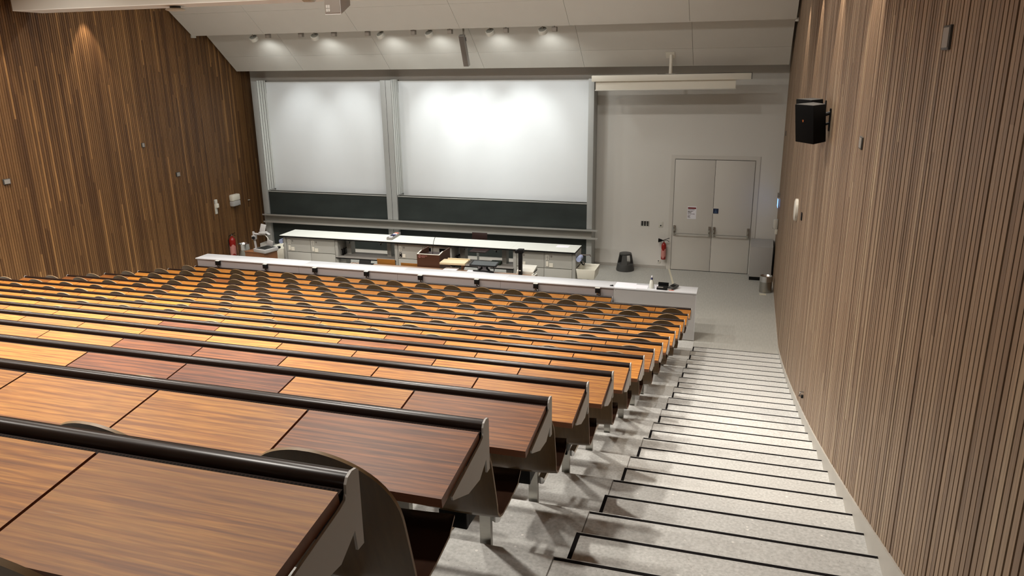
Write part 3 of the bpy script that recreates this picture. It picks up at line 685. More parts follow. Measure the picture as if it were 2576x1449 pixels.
for x0, x1 in ((-7.60, -6.05), (-4.67, -3.18)):
    sf = mk('low_shelf', MB().box(x0, x1, -2.93, -2.35, 0.552, 0.558).box(x0, x1, -2.93, -2.35, 0.525, 0.552, 1), [M['midgrey'], M['black']], t)
    mk('frame_leg', B(x0+0.10, x0+0.22, -2.56, -2.36, 0.552, 0.976), M['bench_frame'], t)
    mk('frame_leg', B(x1-0.37, x1-0.27, -2.56, -2.36, 0.552, 0.976), M['bench_frame'], t)
    mk('frame_leg', B(x0+0.05, x0+0.20, -2.80, -2.60, 0.0, 0.525), M['bench_frame'], t)
    mk('frame_leg', B(x1-0.2, x1-0.05, -2.80, -2.60, 0.0, 0.525), M['bench_frame'], t)
    for fx, fy in ((x0+0.08, -2.72), (x0+0.07, -2.62), (x0+0.09, -2.52)):
        v_ = mk('gas_tap', MB().tube([(fx, fy, 0.56), (fx, fy, 0.70)], 0.018, 8).tube([(fx-0.035, fy, 0.70), (fx+0.035, fy, 0.70)], 0.014, 8).lathe([(0.028, 0.56), (0.028, 0.585), (0, 0.585)], (fx, fy, 0), 10), M['black'], t)
    for fx in (x0+0.28, x1-0.45):
        mk('hanging_tap', MB().tube([(fx, -2.70, 0.976), (fx, -2.70, 0.90), (fx, -2.73, 0.86)], 0.014, 8).tube([(fx-0.05, -2.70, 0.90), (fx+0.05, -2.70, 0.90)], 0.010, 6), M['steel'], t)
# side taps and paper roll at both ends
def sink(label, x0, x1, y0, y1, zr, zb):
    t_ = thing('sink', label, 'sink', ((x0+x1)/2, (y0+y1)/2, 0))
    r = 0.018; d = 0.03
    vs = [(x0, y0, zr), (x1, y0, zr), (x1, y1, zr), (x0, y1, zr), (x0+r, y0+r, zr), (x1-r, y0+r, zr), (x1-r, y1-r, zr), (x0+r, y1-r, zr),
          (x0+d, y0+d, zb), (x1-d, y0+d, zb), (x1-d, y1-d, zb), (x0+d, y1-d, zb), (x0+d*1.3, y0+d*1.3, zb+0.03), (x1-d*1.3, y0+d*1.3, zb+0.03), (x1-d*1.3, y1-d*1.3, zb+0.03), (x0+d*1.3, y1-d*1.3, zb+0.03)]
    fs = []
    for i in range(4):
        j = (i+1) % 4
        fs += [(i, j, 4+j, 4+i), (i, 8+i, 8+j, j), (4+i, 4+j, 12+j, 12+i)]
    fs += [(8, 11, 10, 9), (12, 13, 14, 15)]
    mk('basin', MB().add(vs, fs), M['ceramic'], t_, bevel=0.006)
    xo = x0 if x0 > -5 else x1-0.06
    mk('bracket', B(xo, xo+0.06, y1-0.22, y1-0.12, 0.0, zb+0.01), M['bench_frame'], t_)
    mk('drain_pipe', MB().tube([((x0+x1)/2, (y0+y1)/2, 0.0), ((x0+x1)/2, (y0+y1)/2, zb+0.01)], 0.03, 10), M['lightgrey'], t_)
    return t_
sk = sink('white basin at the right end of the demonstration bench', -1.765, -1.34, -2.89, -2.33, 0.63, 0.41)
tag(mk('crumpled_towel', MB().add([(-1.72, -2.75, 0.44), (-1.50, -2.77, 0.44), (-1.55, -2.62, 0.44), (-1.70, -2.60, 0.44), (-1.63, -2.68, 0.585), (-1.57, -2.70, 0.55)],
    [(0, 1, 5, 4), (1, 2, 5), (2, 3, 4, 5), (3, 0, 4), (3, 2, 1, 0)]), M['roll'], bevel=0.008), 'pale blue crumpled paper towel in the right basin', 'towel')
sink('white basin at the left end of the demonstration bench', -9.50, -9.06, -2.86, -2.30, 0.66, 0.32)
def taps(label, x, sgn):
    t_ = thing('wall_taps', label, 'tap', (x, -2.6, 0.8))
    mk('pipe', MB().tube([(x, -2.48, 0.85), (x+sgn*0.24, -2.48, 0.86), (x+sgn*0.25, -2.48, 0.83)], 0.014, 8).tube([(x, -2.66, 0.76), (x+sgn*0.12, -2.66, 0.76), (x+sgn*0.15, -2.66, 0.70), (x+sgn*0.15, -2.66, 0.66)], 0.014, 8), M['chrome'], t_, smooth=True)
    for k in range(3):
        mk('handle', MB().tube([(x, -2.42-0.09*k, 0.80), (x+sgn*0.08, -2.42-0.09*k, 0.80)], 0.012, 8).tube([(x+sgn*0.08, -2.45-0.09*k, 0.80), (x+sgn*0.08, -2.39-0.09*k, 0.80)], 0.012, 8), M['black'], t_)
    mk('hose', MB().tube([(x+sgn*0.02, -2.55, 0.74), (x+sgn*0.10, -2.58, 0.66), (x+sgn*0.14, -2.6, 0.65)], 0.012, 8), M['black'], t_)
    r_ = tag(mk('paper_roll', MB().tube([(x+sgn*0.065, -2.88, 0.845), (x+sgn*0.065, -2.64, 0.845)], 0.055, 16), M['roll'], smooth=True),
             'pale blue paper towel roll on the %s end of the bench' % ('right' if sgn > 0 else 'left'), 'paper roll')
    return t_
taps('chrome and black taps on the right end of the bench', -1.775, 1)
taps('chrome and black taps on the left end of the bench', -9.04, -1)
# things on the bench
t = thing('chalk_box', 'open grey box of pens and sponges lying across the white worktop', 'box', (-6.27, -2.5, 1.0145))
M2 = Matrix.Rotation(0.10, 3, 'Z')
def rb(mbx, c, size, rz, mi=0): return mbx.rbox(c, size, (0, 0, rz), mi)
mb = MB(); cx, cy, z0 = -6.265, -2.48, 1.0146
ra = 0.10
for c_, s_ in (((0, 0, 0.004), (0.13, 0.62, 0.008)), ((-0.062, 0, 0.028), (0.006, 0.62, 0.056)), ((0.062, 0, 0.028), (0.006, 0.62, 0.056)), ((0, -0.307, 0.028), (0.13, 0.006, 0.056)), ((0, 0.307, 0.028), (0.13, 0.006, 0.056))):
    p = M2 @ Vector(c_); rb(mb, (cx+p.x, cy+p.y, z0+p.z), s_, ra)
mk('tray', mb, M['midgrey'], t)
for k, (yy, mm_) in enumerate(((-0.2, 'paper'), (-0.1, 'black'), (0.0, 'bluecap'), (0.1, 'paper'), (0.2, 'pinkpaper'))):
    p = M2 @ Vector((0.0, yy, 0.035)); mb = MB(); rb(mb, (cx+p.x, cy+p.y, z0+p.z), (0.09, 0.07, 0.05), ra+0.2*(k % 2))
    mk('sponge', mb, M[mm_], t)
tag(mk('transparent_sheet', B(-2.30, -2.02, -2.56, -2.36, 1.0145, 1.0165), M['paper']), 'faint white sheet lying near the right end of the worktop', 'sheet')
tag(mk('green_book', MB().rbox((-3.67, -2.62, 0.59), (0.24, 0.22, 0.06), (0, 0, 0.1)), M['green'], bevel=0.004), 'dark green box on the low bench shelf behind the tablet stand', 'box')
# chairs behind the bench
t = thing('high_chair', 'dark brown chair whose rounded back shows above the white worktop', 'chair', (-4.45, -1.75, 0))
mk('backrest', MB().prism_x([(-1.50, 0.76), (-1.485, 0.76), (-1.46, 1.005), (-1.475, 1.005)], -4.66, -4.27), M['darkbrown'], t, bevel=0.006)
mk('seat', B(-4.56, -4.14, -2.02, -1.64, 0.635, 0.660), M['darkbrown'], t, bevel=0.012)
mk('column', MB().tube([(-4.40, -1.8, 0.05), (-4.40, -1.8, 0.64)], 0.028, 10), M['chrome'], t, smooth=True)
mk('back_stem', MB().tube([(-4.46, -1.65, 0.64), (-4.465, -1.49, 0.70), (-4.465, -1.485, 0.85)], 0.014, 8), M['black'], t)
for k in range(5):
    a = k*2*PI/5
    mk('leg', MB().tube([(-4.40, -1.8, 0.07), (-4.40+0.28*math.cos(a), -1.8+0.28*math.sin(a), 0.03)], [0.022, 0.03], 8), M['black'], t)

# ------------------------------------------------------------------ lectern group between bench and counter
YLc = -3.85
t = thing('lectern', 'dark brown wooden lectern with pale rim and a white round emblem', 'lectern', (-4.7, YLc, 0))
lx0, lx1, ly0 = -5.07, -4.545, YLc
d_ = 0.62
mk('front_panel', B(lx0, lx1, ly0, ly0+0.022, 0.06, 1.0), M['brown'], t)
mk('side_panel', MB().prism_x([(ly0+0.022, 0.06), (ly0+d_, 0.06), (ly0+d_, 1.03), (ly0+0.22, 1.03), (ly0+0.022, 1.0)], lx0, lx0+0.022), M['brown'], t)
mk('side_panel', MB().prism_x([(ly0+0.022, 0.06), (ly0+d_, 0.06), (ly0+d_, 1.03), (ly0+0.22, 1.03), (ly0+0.022, 1.0)], lx1-0.022, lx1), M['brown'], t)
mk('back_panel', B(lx0+0.022, lx1-0.022, ly0+d_-0.022, ly0+d_, 0.06, 0.80), M['brown'], t)
mk('desktop', B(lx0+0.022, lx1-0.022, ly0+0.022, ly0+d_-0.02, 0.90, 0.92), M['darkbrown'], t)
mk('rim', MB().box(lx0, lx1, ly0-0.002, ly0+0.024, 1.0, 1.010).prism_x([(ly0+0.02, 1.0), (ly0+0.22, 1.03), (ly0+0.22, 1.04), (ly0+0.02, 1.010)], lx0, lx0+0.024).prism_x([(ly0+0.02, 1.0), (ly0+0.22, 1.03), (ly0+0.22, 1.04), (ly0+0.02, 1.010)], lx1-0.024, lx1), M['cream'], t)
mk('plinth', B(lx0+0.02, lx1-0.02, ly0+0.03, ly0+d_-0.02, 0.0, 0.06), M['black'], t)
mb = MB()
em = Euler((PI/2, 0, 0)).to_matrix()
mb.lathe([(0.024, 0), (0.024, 0.003), (0.030, 0.003), (0.030, 0), (0.024, 0)], (lx0+0.065, ly0-0.0005, 0.955), 20, M=em)
mb.box(lx0+0.060, lx0+0.070, ly0-0.003, ly0, 0.938, 0.972).box(lx0+0.050, lx0+0.080, ly0-0.003, ly0, 0.936, 0.943).lathe([(0, 0), (0.007, 0), (0.007, 0.003), (0, 0.003)], (lx0+0.065, ly0, 0.970), 10, M=em)
mk('emblem', mb, M['label_w'], t)
def text(name, body, size, loc, rot, m_, parent=None, depth=0.001):
    cu = bpy.data.curves.new(name, 'FONT'); cu.body = body; cu.size = size; cu.extrude = depth
    o = bpy.data.objects.new(name, cu); COL.objects.link(o)
    bpy.context.view_layer.update()
    me = bpy.data.meshes.new_from_object(o.evaluated_get(bpy.context.evaluated_depsgraph_get()))
    bpy.data.objects.remove(o); me.materials.clear(); me.materials.append(m_)
    o = bpy.data.objects.new(name, me); COL.objects.link(o); o.rotation_euler = rot
    o.location = Vector(loc)-(Vector(ORG[parent.name]) if parent else Vector((0, 0, 0)))
    if parent: o.parent = parent
    return o
text('lettering', 'Universität', 0.030, (lx0+0.108, ly0-0.0015, 0.960), (PI/2, 0, 0), M['label_w'], t)
text('lettering', 'Zürich', 0.030, (lx0+0.108, ly0-0.0015, 0.933), (PI/2, 0, 0), M['label_w'], t)
t2 = thing('gooseneck_microphone', 'thin black gooseneck microphone rising from the brown lectern', 'microphone', (-4.75, ly0+0.15, 0.92))
mk('base', MB().lathe([(0.03, 0.92), (0.03, 0.94), (0, 0.94)], (-4.76, ly0+0.15, 0), 12), M['black'], t2)
mk('stem', MB().tube([(-4.76, ly0+0.15, 0.94), (-4.755, ly0+0.15, 1.10), (-4.725, ly0+0.15, 1.27), (-4.67, ly0+0.14, 1.40)], 0.006, 6), M['black'], t2)
mk('capsule', MB().tube([(-4.67, ly0+0.14, 1.40), (-4.655, ly0+0.135, 1.435)], 0.010, 8), M['black'], t2)
# pale table beside lectern
t = thing('side_table', 'small pale wooden table with slanted leg beside the lectern', 'table', (-4.2, -3.85, 0))
mk('tabletop', MB().rbox((-4.20, -3.86, 0.875), (0.56, 0.32, 0.045), (0, 0, 0.06)), M['pine'], t, bevel=0.003)
mk('back_ledge', MB().rbox((-4.15, -3.71, 0.908), (0.50, 0.02, 0.035), (0, 0, 0.06)), M['pine'], t)
mk('leg', MB().box(-4.035, -3.995, -3.89, -3.85, 0.0, 0.855), M['tan'], t)
mk('leg', MB().tube([(-3.98, -3.78, 0.855), (-4.05, -3.84, 0.62), (-4.05, -3.84, 0.0)], 0.018, 8), M['tan'], t)
mk('foot', B(-4.40, -3.95, -3.90, -3.70, 0.0, 0.03), M['tan'], t)
tag(mk('paper_stack', B(-4.38, -4.08, -4.08, -3.88, 0.738, 0.76), M['paper']), 'white papers on the brown table below the pale side table', 'papers')
# brown table behind the counter
t = thing('front_table', 'long pinkish brown table standing just behind the white counter', 'table', (-5, -4.2, 0))
mk('tabletop', B(-6.62, -2.35, -4.42, -3.92, 0.712, 0.737), M['tabletop'], t, bevel=0.002)
for lx in (-6.5, -4.5, -2.5):
    for ly in (-4.36, -3.98):
        mk('leg', B(lx-0.02, lx+0.02, ly-0.02, ly+0.02, 0.0, 0.712), M['darkgrey'], t)
t = thing('laptop', 'small open black laptop on the brown table behind the counter', 'laptop', (-6.3, -4.1, 0.7375))
mk('screen', MB().prism_x([(-4.13, 0.745), (-4.12, 0.745), (-4.07, 0.845), (-4.08, 0.845)], -6.34, -6.06), M['black'], t)
mk('keyboard', B(-6.34, -6.06, -4.12, -3.94, 0.7375, 0.750), M['blacksoft'], t)
pts = [(-6.34, -4.1, 0.745), (-6.40, -4.12, 0.78), (-6.46, -4.14, 0.80), (-6.50, -4.16, 0.77), (-6.49, -4.18, 0.742)]
tag(mk('thin_cable', MB().tube(pts, 0.004, 6), M['darkgrey'], smooth=True), 'thin looped cable beside the black laptop', 'cable')
def oak_chair(label, x0, x1, ztop):
    t = thing('oak_chair', label, 'chair', ((x0+x1)/2, -3.5, 0))
    mk('backrest', MB().prism_x([(-3.62, 0.55), (-3.605, 0.55), (-3.615, ztop), (-3.63, ztop)], x0, x1), M['chairwood'], t, bevel=0.006)
    for xx in (x0+0.01, x1-0.01):
        mk('back_leg', MB().tube([(xx, -3.59, 0.0), (xx, -3.58, 0.45), (xx, -3.60, ztop-0.01)], 0.012, 8), M['steel'], t)
        mk('front_leg', MB().tube([(xx, -3.20, 0.0), (xx, -3.20, 0.45)], 0.012, 8), M['steel'], t)
    mk('seat', B(x0, x1, -3.60, -3.18, 0.44, 0.46), M['chairwood'], t, bevel=0.006)
oak_chair('oak chair back, the taller left one behind the brown table', -6.15, -5.71, 0.775)
oak_chair('oak chair back partly hidden by the brown lectern', -5.57, -5.13, 0.72)
# tablet display on stand
t = thing('tablet_display', 'flat black pen display on a black folding stand, lying almost level', 'monitor', (-3.55, -4.0, 0.737))
mk('panel', MB().prism_x([(-4.06, 0.895), (-3.80, 0.93), (-3.795, 0.91), (-4.055, 0.870)], -3.79, -3.20), M['black'], t, bevel=0.004)
mk('glass', MB().prism_x([(-4.04, 0.8995), (-3.82, 0.9290), (-3.82, 0.9280), (-4.04, 0.8985)], -3.76, -3.23), M['glassy'], t)
mk('stand', MB().tube([(-3.62, -3.95, 0.761), (-3.56, -3.93, 0.80), (-3.55, -3.92, 0.90)], 0.022, 8).tube([(-3.38, -3.95, 0.761), (-3.44, -3.93, 0.80), (-3.45, -3.92, 0.90)], 0.022, 8).tube([(-3.72, -4.02, 0.765), (-3.28, -4.02, 0.765)], 0.014, 8), M['black'], t)
mk('cable', MB().tube([(-3.27, -4.02, 0.88), (-3.24, -4.06, 0.82), (-3.25, -4.08, 0.762), (-3.32, -4.08, 0.76), (-3.45, -4.03, 0.77)], 0.010, 8), M['black'], t, smooth=True)
tag(mk('paper_sheets', MB().rbox((-3.60, -4.05, 0.741), (0.50, 0.30, 0.006), (0, 0, 0.1)), M['paper']), 'loose white sheets under the black pen display', 'papers')
tag(mk('white_box', B(-3.66, -3.45, -3.88, -3.70, 0.737, 0.82), M['paper'], bevel=0.003), 'small white box under the black pen display', 'box')
# document camera and projector
t = thing('document_camera', 'upright black column camera clamped above the white projector', 'camera', (-2.69, -4.0, 0.737))
mk('column', MB().prism_z([(-2.725, -4.03), (-2.65, -4.03), (-2.65, -3.96), (-2.725, -3.96)], 0.737, 1.26, dx=-0.005), M['black'], t, bevel=0.006)
mk('head', MB().box(-2.745, -2.62, -4.04, -3.93, 1.20, 1.28).box(-2.80, -2.74, -4.02, -3.95, 1.19, 1.255), M['black'], t, bevel=0.008)
mk('button_label', B(-2.712, -2.672, -4.042, -4.03, 0.825, 0.84), M['lamp_body'], t)
t = thing('table_projector', 'white flat projector on the brown table at the foot of the camera column', 'projector', (-2.6, -3.85, 0.737))
mk('body', MB().prism_x([(-3.94, 0.75), (-3.62, 0.75), (-3.62, 0.862), (-3.94, 0.80)], -2.79, -2.43), M['lamp_body'], t, bevel=0.008)
mk('side_vent', B(-2.432, -2.428, -3.90, -3.66, 0.757, 0.79), M['darkgrey'], t)
mk('foot', B(-2.80, -2.46, -3.94, -3.64, 0.7375, 0.750), M['lamp_body'], t)
t = thing('adapter_stack', 'small white adapter block with black slots right of the white projector', 'adapter', (-2.38, -4.0, 0.737))
mk('body', MB().rbox((-2.395, -3.99, 0.752), (0.08, 0.14, 0.03), (0, 0, -0.1)), M['lamp_body'], t)
mk('slot', MB().rbox((-2.395, -3.99, 0.769), (0.02, 0.11, 0.004), (0, 0, -0.1)), M['black'], t)

# overhead projector on its cabinet at the left
t = thing('projector_cabinet', 'low brown wooden cabinet left of the bench under the overhead projector', 'cabinet', (-9.3, -3.5, 0))
PC = [(-9.605, -3.627), (-9.026, -3.707), (-8.905, -3.36), (-9.48, -3.28)]
mk('body', MB().prism_z(PC, 0.04, 0.735), M['tan'], t)
mk('top', MB().prism_z([(-9.615, -3.637), (-9.018, -3.717), (-8.895, -3.35), (-9.485, -3.27)], 0.735, 0.752), M['tan'], t)
mk('plinth', MB().prism_z([(x*0.98-0.185, y*0.98-0.068) for x, y in PC], 0.0, 0.04), M['black'], t)
t = thing('overhead_projector', 'light grey overhead projector with folded mirror head on the brown cabinet', 'projector', (-9.3, -3.4, 0.752))
OB = [(-9.34, -3.66), (-8.96, -3.76), (-8.86, -3.36), (-9.22, -3.26)]
mk('base', MB().prism_z(OB, 0.753, 0.835), M['lightgrey'], t, bevel=0.006)
cxo = sum(p[0] for p in OB)/4; cyo = sum(p[1] for p in OB)/4
mk('glass_stage', MB().prism_z([(cxo+(x-cxo)*0.82, cyo+(y-cyo)*0.82) for x, y in OB], 0.835, 0.839), M['glassy'], t)
mk('handle', B(-8.93, -8.86, -3.34, -3.26, 0.78, 0.83), M['black'], t, bevel=0.01)
px, py = -9.48, -3.40
mk('column', MB().tube([(px+0.03, py, 0.755), (px, py, 1.18)], 0.026, 8), M['lightgrey'], t)
mk('slider', B(px-0.035, px+0.06, py-0.04, py+0.04, 0.99, 1.09), M['lightgrey'], t, bevel=0.006)
mk('focus_knob', MB().tube([(px+0.03, py-0.04, 1.04), (px+0.03, py-0.08, 1.04)], 0.035, 12), M['black'], t)
mk('arm', MB().tube([(px, py, 1.13), (px+0.16, py, 1.12), (px+0.24, py, 1.125)], 0.024, 8), M['lightgrey'], t)
mk('head', MB().rbox((px+0.27, py, 1.165), (0.17, 0.13, 0.05), (0, 0, 0.1)).rbox((px+0.38, py+0.03, 1.145), (0.10, 0.10, 0.012), (0, 0.6, 0.2)), M['lightgrey'], t, bevel=0.004)
mk('mirror', MB().rbox((px+0.265, py+0.02, 1.275), (0.135, 0.02, 0.18), (-0.25, 0.18, 0.05)), M['lightgrey'], t, bevel=0.004)
mk('lamp_arm', MB().tube([(px+0.22, py, 1.12), (px+0.33, py-0.01, 1.11), (px+0.40, py-0.02, 1.05), (px+0.41, py-0.03, 1.0)], 0.010, 8), M['lamp_body'], t, smooth=True)
mk('lamp_plate', MB().rbox((px+0.455, py-0.04, 0.935), (0.15, 0.012, 0.14), (0.1, 0.38, 0.1)), M['lightgrey'], t, bevel=0.003)

# ------------------------------------------------------------------ counter in front of the first row
t = thing('front_counter', 'long white counter ledge with grey front panels before the first row', 'counter', (-4.45, -4.86, 0))
cs = [-9.83, -7.17, -4.90, -2.70, -0.567, 0.923]
for a, b in zip(cs[:-1], cs[1:]):
    mk('top_board', B(a+0.001, b-0.001, -5.060, -4.647, 0.894, 0.916), M['white'], t, bevel=0.002)
cf = [-9.80, -7.255, -4.98, -2.79, -0.583]
for a, b in zip(cf[:-1], cf[1:]):
    mk('front_panel', B(a+0.002, b-0.002, -5.035, -5.008, 0.0, 0.893), M['counter'], t)
pe = mk('front_panel', B(-0.580, 0.910, -5.05, -5.018, 0.012, 0.893), M['lightgrey'], t); pe['label'] = 'lighter full-height end panel'
mk('end_edge', B(0.910, 0.9156, -5.05, -5.018, 0.012, 0.893), M['white'], t)
mk('screw', MB().box(-0.545, -0.537, -5.052, -5.05, 0.86, 0.868).box(0.868, 0.876, -5.052, -5.05, 0.86, 0.868), M['print_'], t)
for x in (-9.5, -7.25, -4.98, -2.79, -0.58, 0.5):
    mk('support', B(x-0.015, x+0.015, -5.008, -4.72, 0.0, 0.893), M['counter'], t)
for k in range(8):
    x = -9.235+k*1.1945
    t = thing('socket_block', 'black socket block hanging on the counter front, %s from the left' % ORD[k], 'socket', (x, -5.08, 0.78), 'socket blocks along the counter')
    mk('cover', MB().box(x-0.045, x+0.045, -5.112, -5.062, 0.894, 0.899), M['lamp_body'], t)
    mk('block', MB().prism_z([(x-0.042, -5.12), (x+0.042, -5.12), (x+0.042, -5.0365), (x-0.042, -5.0365)], 0.803, 0.893), M['black'], t, bevel=0.006)
    mk('clamp', MB().tube([(x, -5.085, 0.803), (x+0.01, -5.085, 0.772)], 0.018, 8).tube([(x-0.03, -5.08, 0.772), (x+0.04, -5.08, 0.772)], 0.010, 6), M['chrome'], t)
# things on the counter's right end
Z0 = 0.9165
t = thing('paper_sheets', 'several white sheets spread on the counter near its right end', 'papers', (-0.4, -4.87, Z0))
mk('sheet', MB().rbox((-0.37, -4.90, Z0+0.001), (0.42, 0.25, 0.002), (0, 0, -0.03)), M['paper'], t)
mk('sheet', MB().rbox((-0.39, -4.77, Z0+0.003), (0.38, 0.16, 0.002), (0, 0, -0.05)), M['paper'], t)
mk('sheet', MB().rbox((-0.09, -4.885, Z0+0.002), (0.24, 0.23, 0.002), (0, 0, -0.02)), M['paper'], t)
tag(mk('black_marker', MB().tube([(-0.665, -4.975, Z0+0.012), (-0.60, -4.965, Z0+0.014)], [0.006, 0.016], 8), M['black']), 'small black object left of the papers on the counter', 'marker')
t = thing('spray_bottle', 'white spray bottle with blue neck standing on the counter', 'bottle', (0.10, -4.92, Z0))
mk('body', MB().lathe([(0, 0), (0.040, 0), (0.043, 0.01), (0.042, 0.08), (0.034, 0.13), (0.016, 0.165), (0.015, 0.172), (0, 0.172)], (0.10, -4.92, Z0), 20), M['bottle'], t, smooth=True)
mk('collar', MB().lathe([(0.019, 0.166), (0.019, 0.195), (0.013, 0.20), (0, 0.20)], (0.10, -4.92, Z0), 14), M['bluecap'], t, smooth=True)
mk('spray_head', MB().prism_x([(-4.955, Z0+0.20), (-4.905, Z0+0.20), (-4.90, Z0+0.215), (-4.91, Z0+0.235), (-4.965, Z0+0.235), (-4.965, Z0+0.222)], 0.088, 0.112), M['paper'], t, bevel=0.004)
mk('trigger', MB().tube([(0.10, -4.945, Z0+0.215), (0.10, -4.965, Z0+0.19), (0.10, -4.96, Z0+0.175)], 0.005, 6), M['bluecap'], t)
t = tag(mk('tape_roll', MB().lathe([(0.018, 0.0), (0.035, 0.0), (0.035, 0.05), (0.018, 0.05), (0.018, 0.0)], (0.185, -4.90, Z0), 16), M['paper'], smooth=True), 'small white roll between the spray bottle and the black case', 'tape roll')
t = thing('black_case', 'black open case lying on the counter right of the spray bottle', 'case', (0.30, -4.87, Z0))
mk('base', MB().rbox((0.30, -4.88, Z0+0.018), (0.19, 0.24, 0.034), (0, 0, -0.06)), M['black'], t, bevel=0.006)
mk('lid', MB().rbox((0.30, -4.77, Z0+0.058), (0.19, 0.02, 0.05), (-0.5, 0, -0.06)), M['blacksoft'], t, bevel=0.004)
mk('inner_tray', MB().rbox((0.265, -4.95, Z0+0.037), (0.10, 0.04, 0.004), (0, 0, -0.06)), M['midgrey'], t)
t = thing('payment_terminal', 'dark handheld device propped beside the black case on the counter', 'device', (0.45, -4.87, Z0))
mk('body', MB().rbox((0.49, -4.86, Z0+0.04), (0.11, 0.20, 0.04), (0.12, 0.15, -0.5)), M['darkgrey'], t, bevel=0.008)
mk('face', MB().rbox((0.485, -4.875, Z0+0.063), (0.07, 0.09, 0.004), (0.12, 0.15, -0.5)), M['black'], t)
mk('side', MB().rbox((0.42, -4.965, Z0+0.012), (0.10, 0.03, 0.022), (0, 0, -0.1)), M['midgrey'], t)
tag(mk('red_slip', MB().add([(0.42, -5.005, Z0), (0.52, -4.985, Z0), (0.45, -4.92, Z0), (0.42, -5.005, Z0+0.002), (0.52, -4.985, Z0+0.002), (0.45, -4.92, Z0+0.002)], [(2, 1, 0), (3, 4, 5), (0, 1, 4, 3), (1, 2, 5, 4), (2, 0, 3, 5)]), M['pinkpaper']), 'salmon red slip under the handheld device on the counter', 'slip')

# ------------------------------------------------------------------ desk rows
PW = 0.5945; XR0 = 0.895
DARK = {(13, 2): 1, (13, 3): .95, (13, 0): .8, (14, 0): .85, (12, 3): .9, (12, 4): .95, (10, 3): .8, (9, 3): .6, (10, 6): 1.1, (6, 6): .4, (6, 5): .25,
        (8, 0): .3, (2, 14): .8, (4, 17): .75, (3, 17): .7, (5, 17): .6, (5, 13): .5, (1, 1): .25, (13, 5): .3, (14, 4): .5, (7, 9): .35, (11, 2): .2, (14, 1): -0.08, (13, 1): -0.08, (13, 4): -0.05}
WEAR = {(12, 5): .8, (12, 6): .8, (11, 6): .7, (11, 7): .8, (15, 0): .5, (15, 1): .45, (15, 2): .5, (10, 8): .4, (9, 5): .3}
def wood_panel(x0, x1):
    p = MB()
    y0, z0, y1, z1, th = -0.343, 0.688, -0.037, 0.736, 0.030
    vs = [(x0, y0, z0), (x1, y0, z0), (x1, y1, z1), (x0, y1, z1), (x0, y0+0.004, z0-th), (x1, y0+0.004, z0-th), (x1, y1+0.004, z1-th), (x0, y1+0.004, z1-th)]
    p.add(vs, [(0, 1, 2, 3)], 0)
    p.add(vs, [(7, 6, 5, 4), (0, 4, 5, 1), (1, 5, 6, 2), (2, 6, 7, 3), (3, 7, 4, 0)], 1)
    return p
BR = [(0.034, .748), (.034, .575), (.008, .575), (.002, .625), (-.06, .588), (-.16, .598), (-.280, .648), (-.285, .662), (-.05, .704), (-.026, .712), (-.020, .724), (-.018, .742), (-0.010, .754), (0.007, .7595), (0.026, .756)]
RAILP = [(-0.016, .724), (-0.016, .738)]+[(0.007-0.023*math.cos(a), .738+0.019*math.sin(a)) for a in [k*PI/9 for k in range(1, 9)]]+[(0.030, .738), (0.030, .62), (0.024, .62), (0.024, .724)]
panel_me = None
half_me = None
row_names = []
for i in range(16):
    Y, Z = RY[i]+0.005, RZ[i]+{15: -0.007, 14: 0.004}.get(i, 0)
    k0 = 0 if i else 2.5
    xr = XR0-k0*PW; xl = XR0-18*PW
    t = thing('desk_row', 'long tilted orange-brown desk bench, %s' % ('nearest the counter, shorter than the rest' if i == 0 else ('nearest the camera' if i == 15 else ORD[i]+' row counted from the counter')),
              'desk', ((xl+xr)/2, Y, Z), 'rows of tilted lecture desks')
    bx = Vector((0, Y, Z))
    def P(name, mb_, m_, bevel=0, smooth=False):
        mb_.v = [(x, y+Y, z+Z) for x, y, z in mb_.v]
        return mk(name, mb_, m_, t, bevel=bevel, smooth=smooth)
    P('rail', MB().prism_x(RAILP, xl+0.001, xr-0.001), M['rail'], smooth=True)
    P('perforated_strip', MB().prism_x([(-0.040, .7285), (-0.014, .731), (-0.014, .725), (-0.040, .7225)], xl, xr-0.005), M['perf'])
    P('under_channel', B(xl+0.02, xr-0.02, -0.015, 0.022, .60, .719), M['rail_dark'])
    for x in (xr-0.002, xl-0.004):
        e = P('end_bracket', MB().prism_x(BR, x, x+0.006), M['bracket'])
    # posts and inner brackets
    k = 0.5 if i else 3.5
    kk = 0
    while k < 18:
        x = XR0-k*PW-0.005
        zb = (RZ[i-1]-Z) if i else -0.0
        if i and (k < 3 or kk % 2 == 0):
            P('post', B(x-0.026, x+0.026, 0.012, 0.040, zb+0.001, .60), M['steel'])
        elif not i and kk % 2 == 0:
            P('post', B(x-0.026, x+0.026, -0.02, 0.012, 0.007, .60), M['steel'])
        k += 1; kk += 1
    # veneer panels
    ks = list(range(18)) if i else list(range(3, 18))
    for k in ks:
        x1 = XR0-k*PW; xc = x1-PW/2
        if panel_me is None:
            o = mk('desk_panel', wood_panel(-PW/2+0.0045, PW/2-0.0045), [M['desk'], M['desk_edge']])
            panel_me = o.data; o.parent = t
        else:
            o = bpy.data.objects.new('desk_panel', panel_me); COL.objects.link(o); o.parent = t
        o.location = (xc-(xl+xr)/2, 0, 0)
        tn = DARK.get((i, k), random.choice([0, 0, 0.02, 0.05, 0.1, 0.13, 0, 0.04]))
        o['tone'] = float(tn); o['wear'] = float(WEAR.get((i, k), random.uniform(0, 0.22)))
        if tn > 0.6: o['label'] = 'dark reddish brown panel'
    if i == 0:
        o = mk('desk_panel', wood_panel(-PW/4+0.0045, PW/4-0.0045), [M['desk'], M['desk_edge']]); o.parent = t
        o.location = (XR0-2.75*PW-(xl+xr)/2, 0, 0); o['tone'] = 0.0; o['wear'] = 0.1; o['label'] = 'half-width end panel'

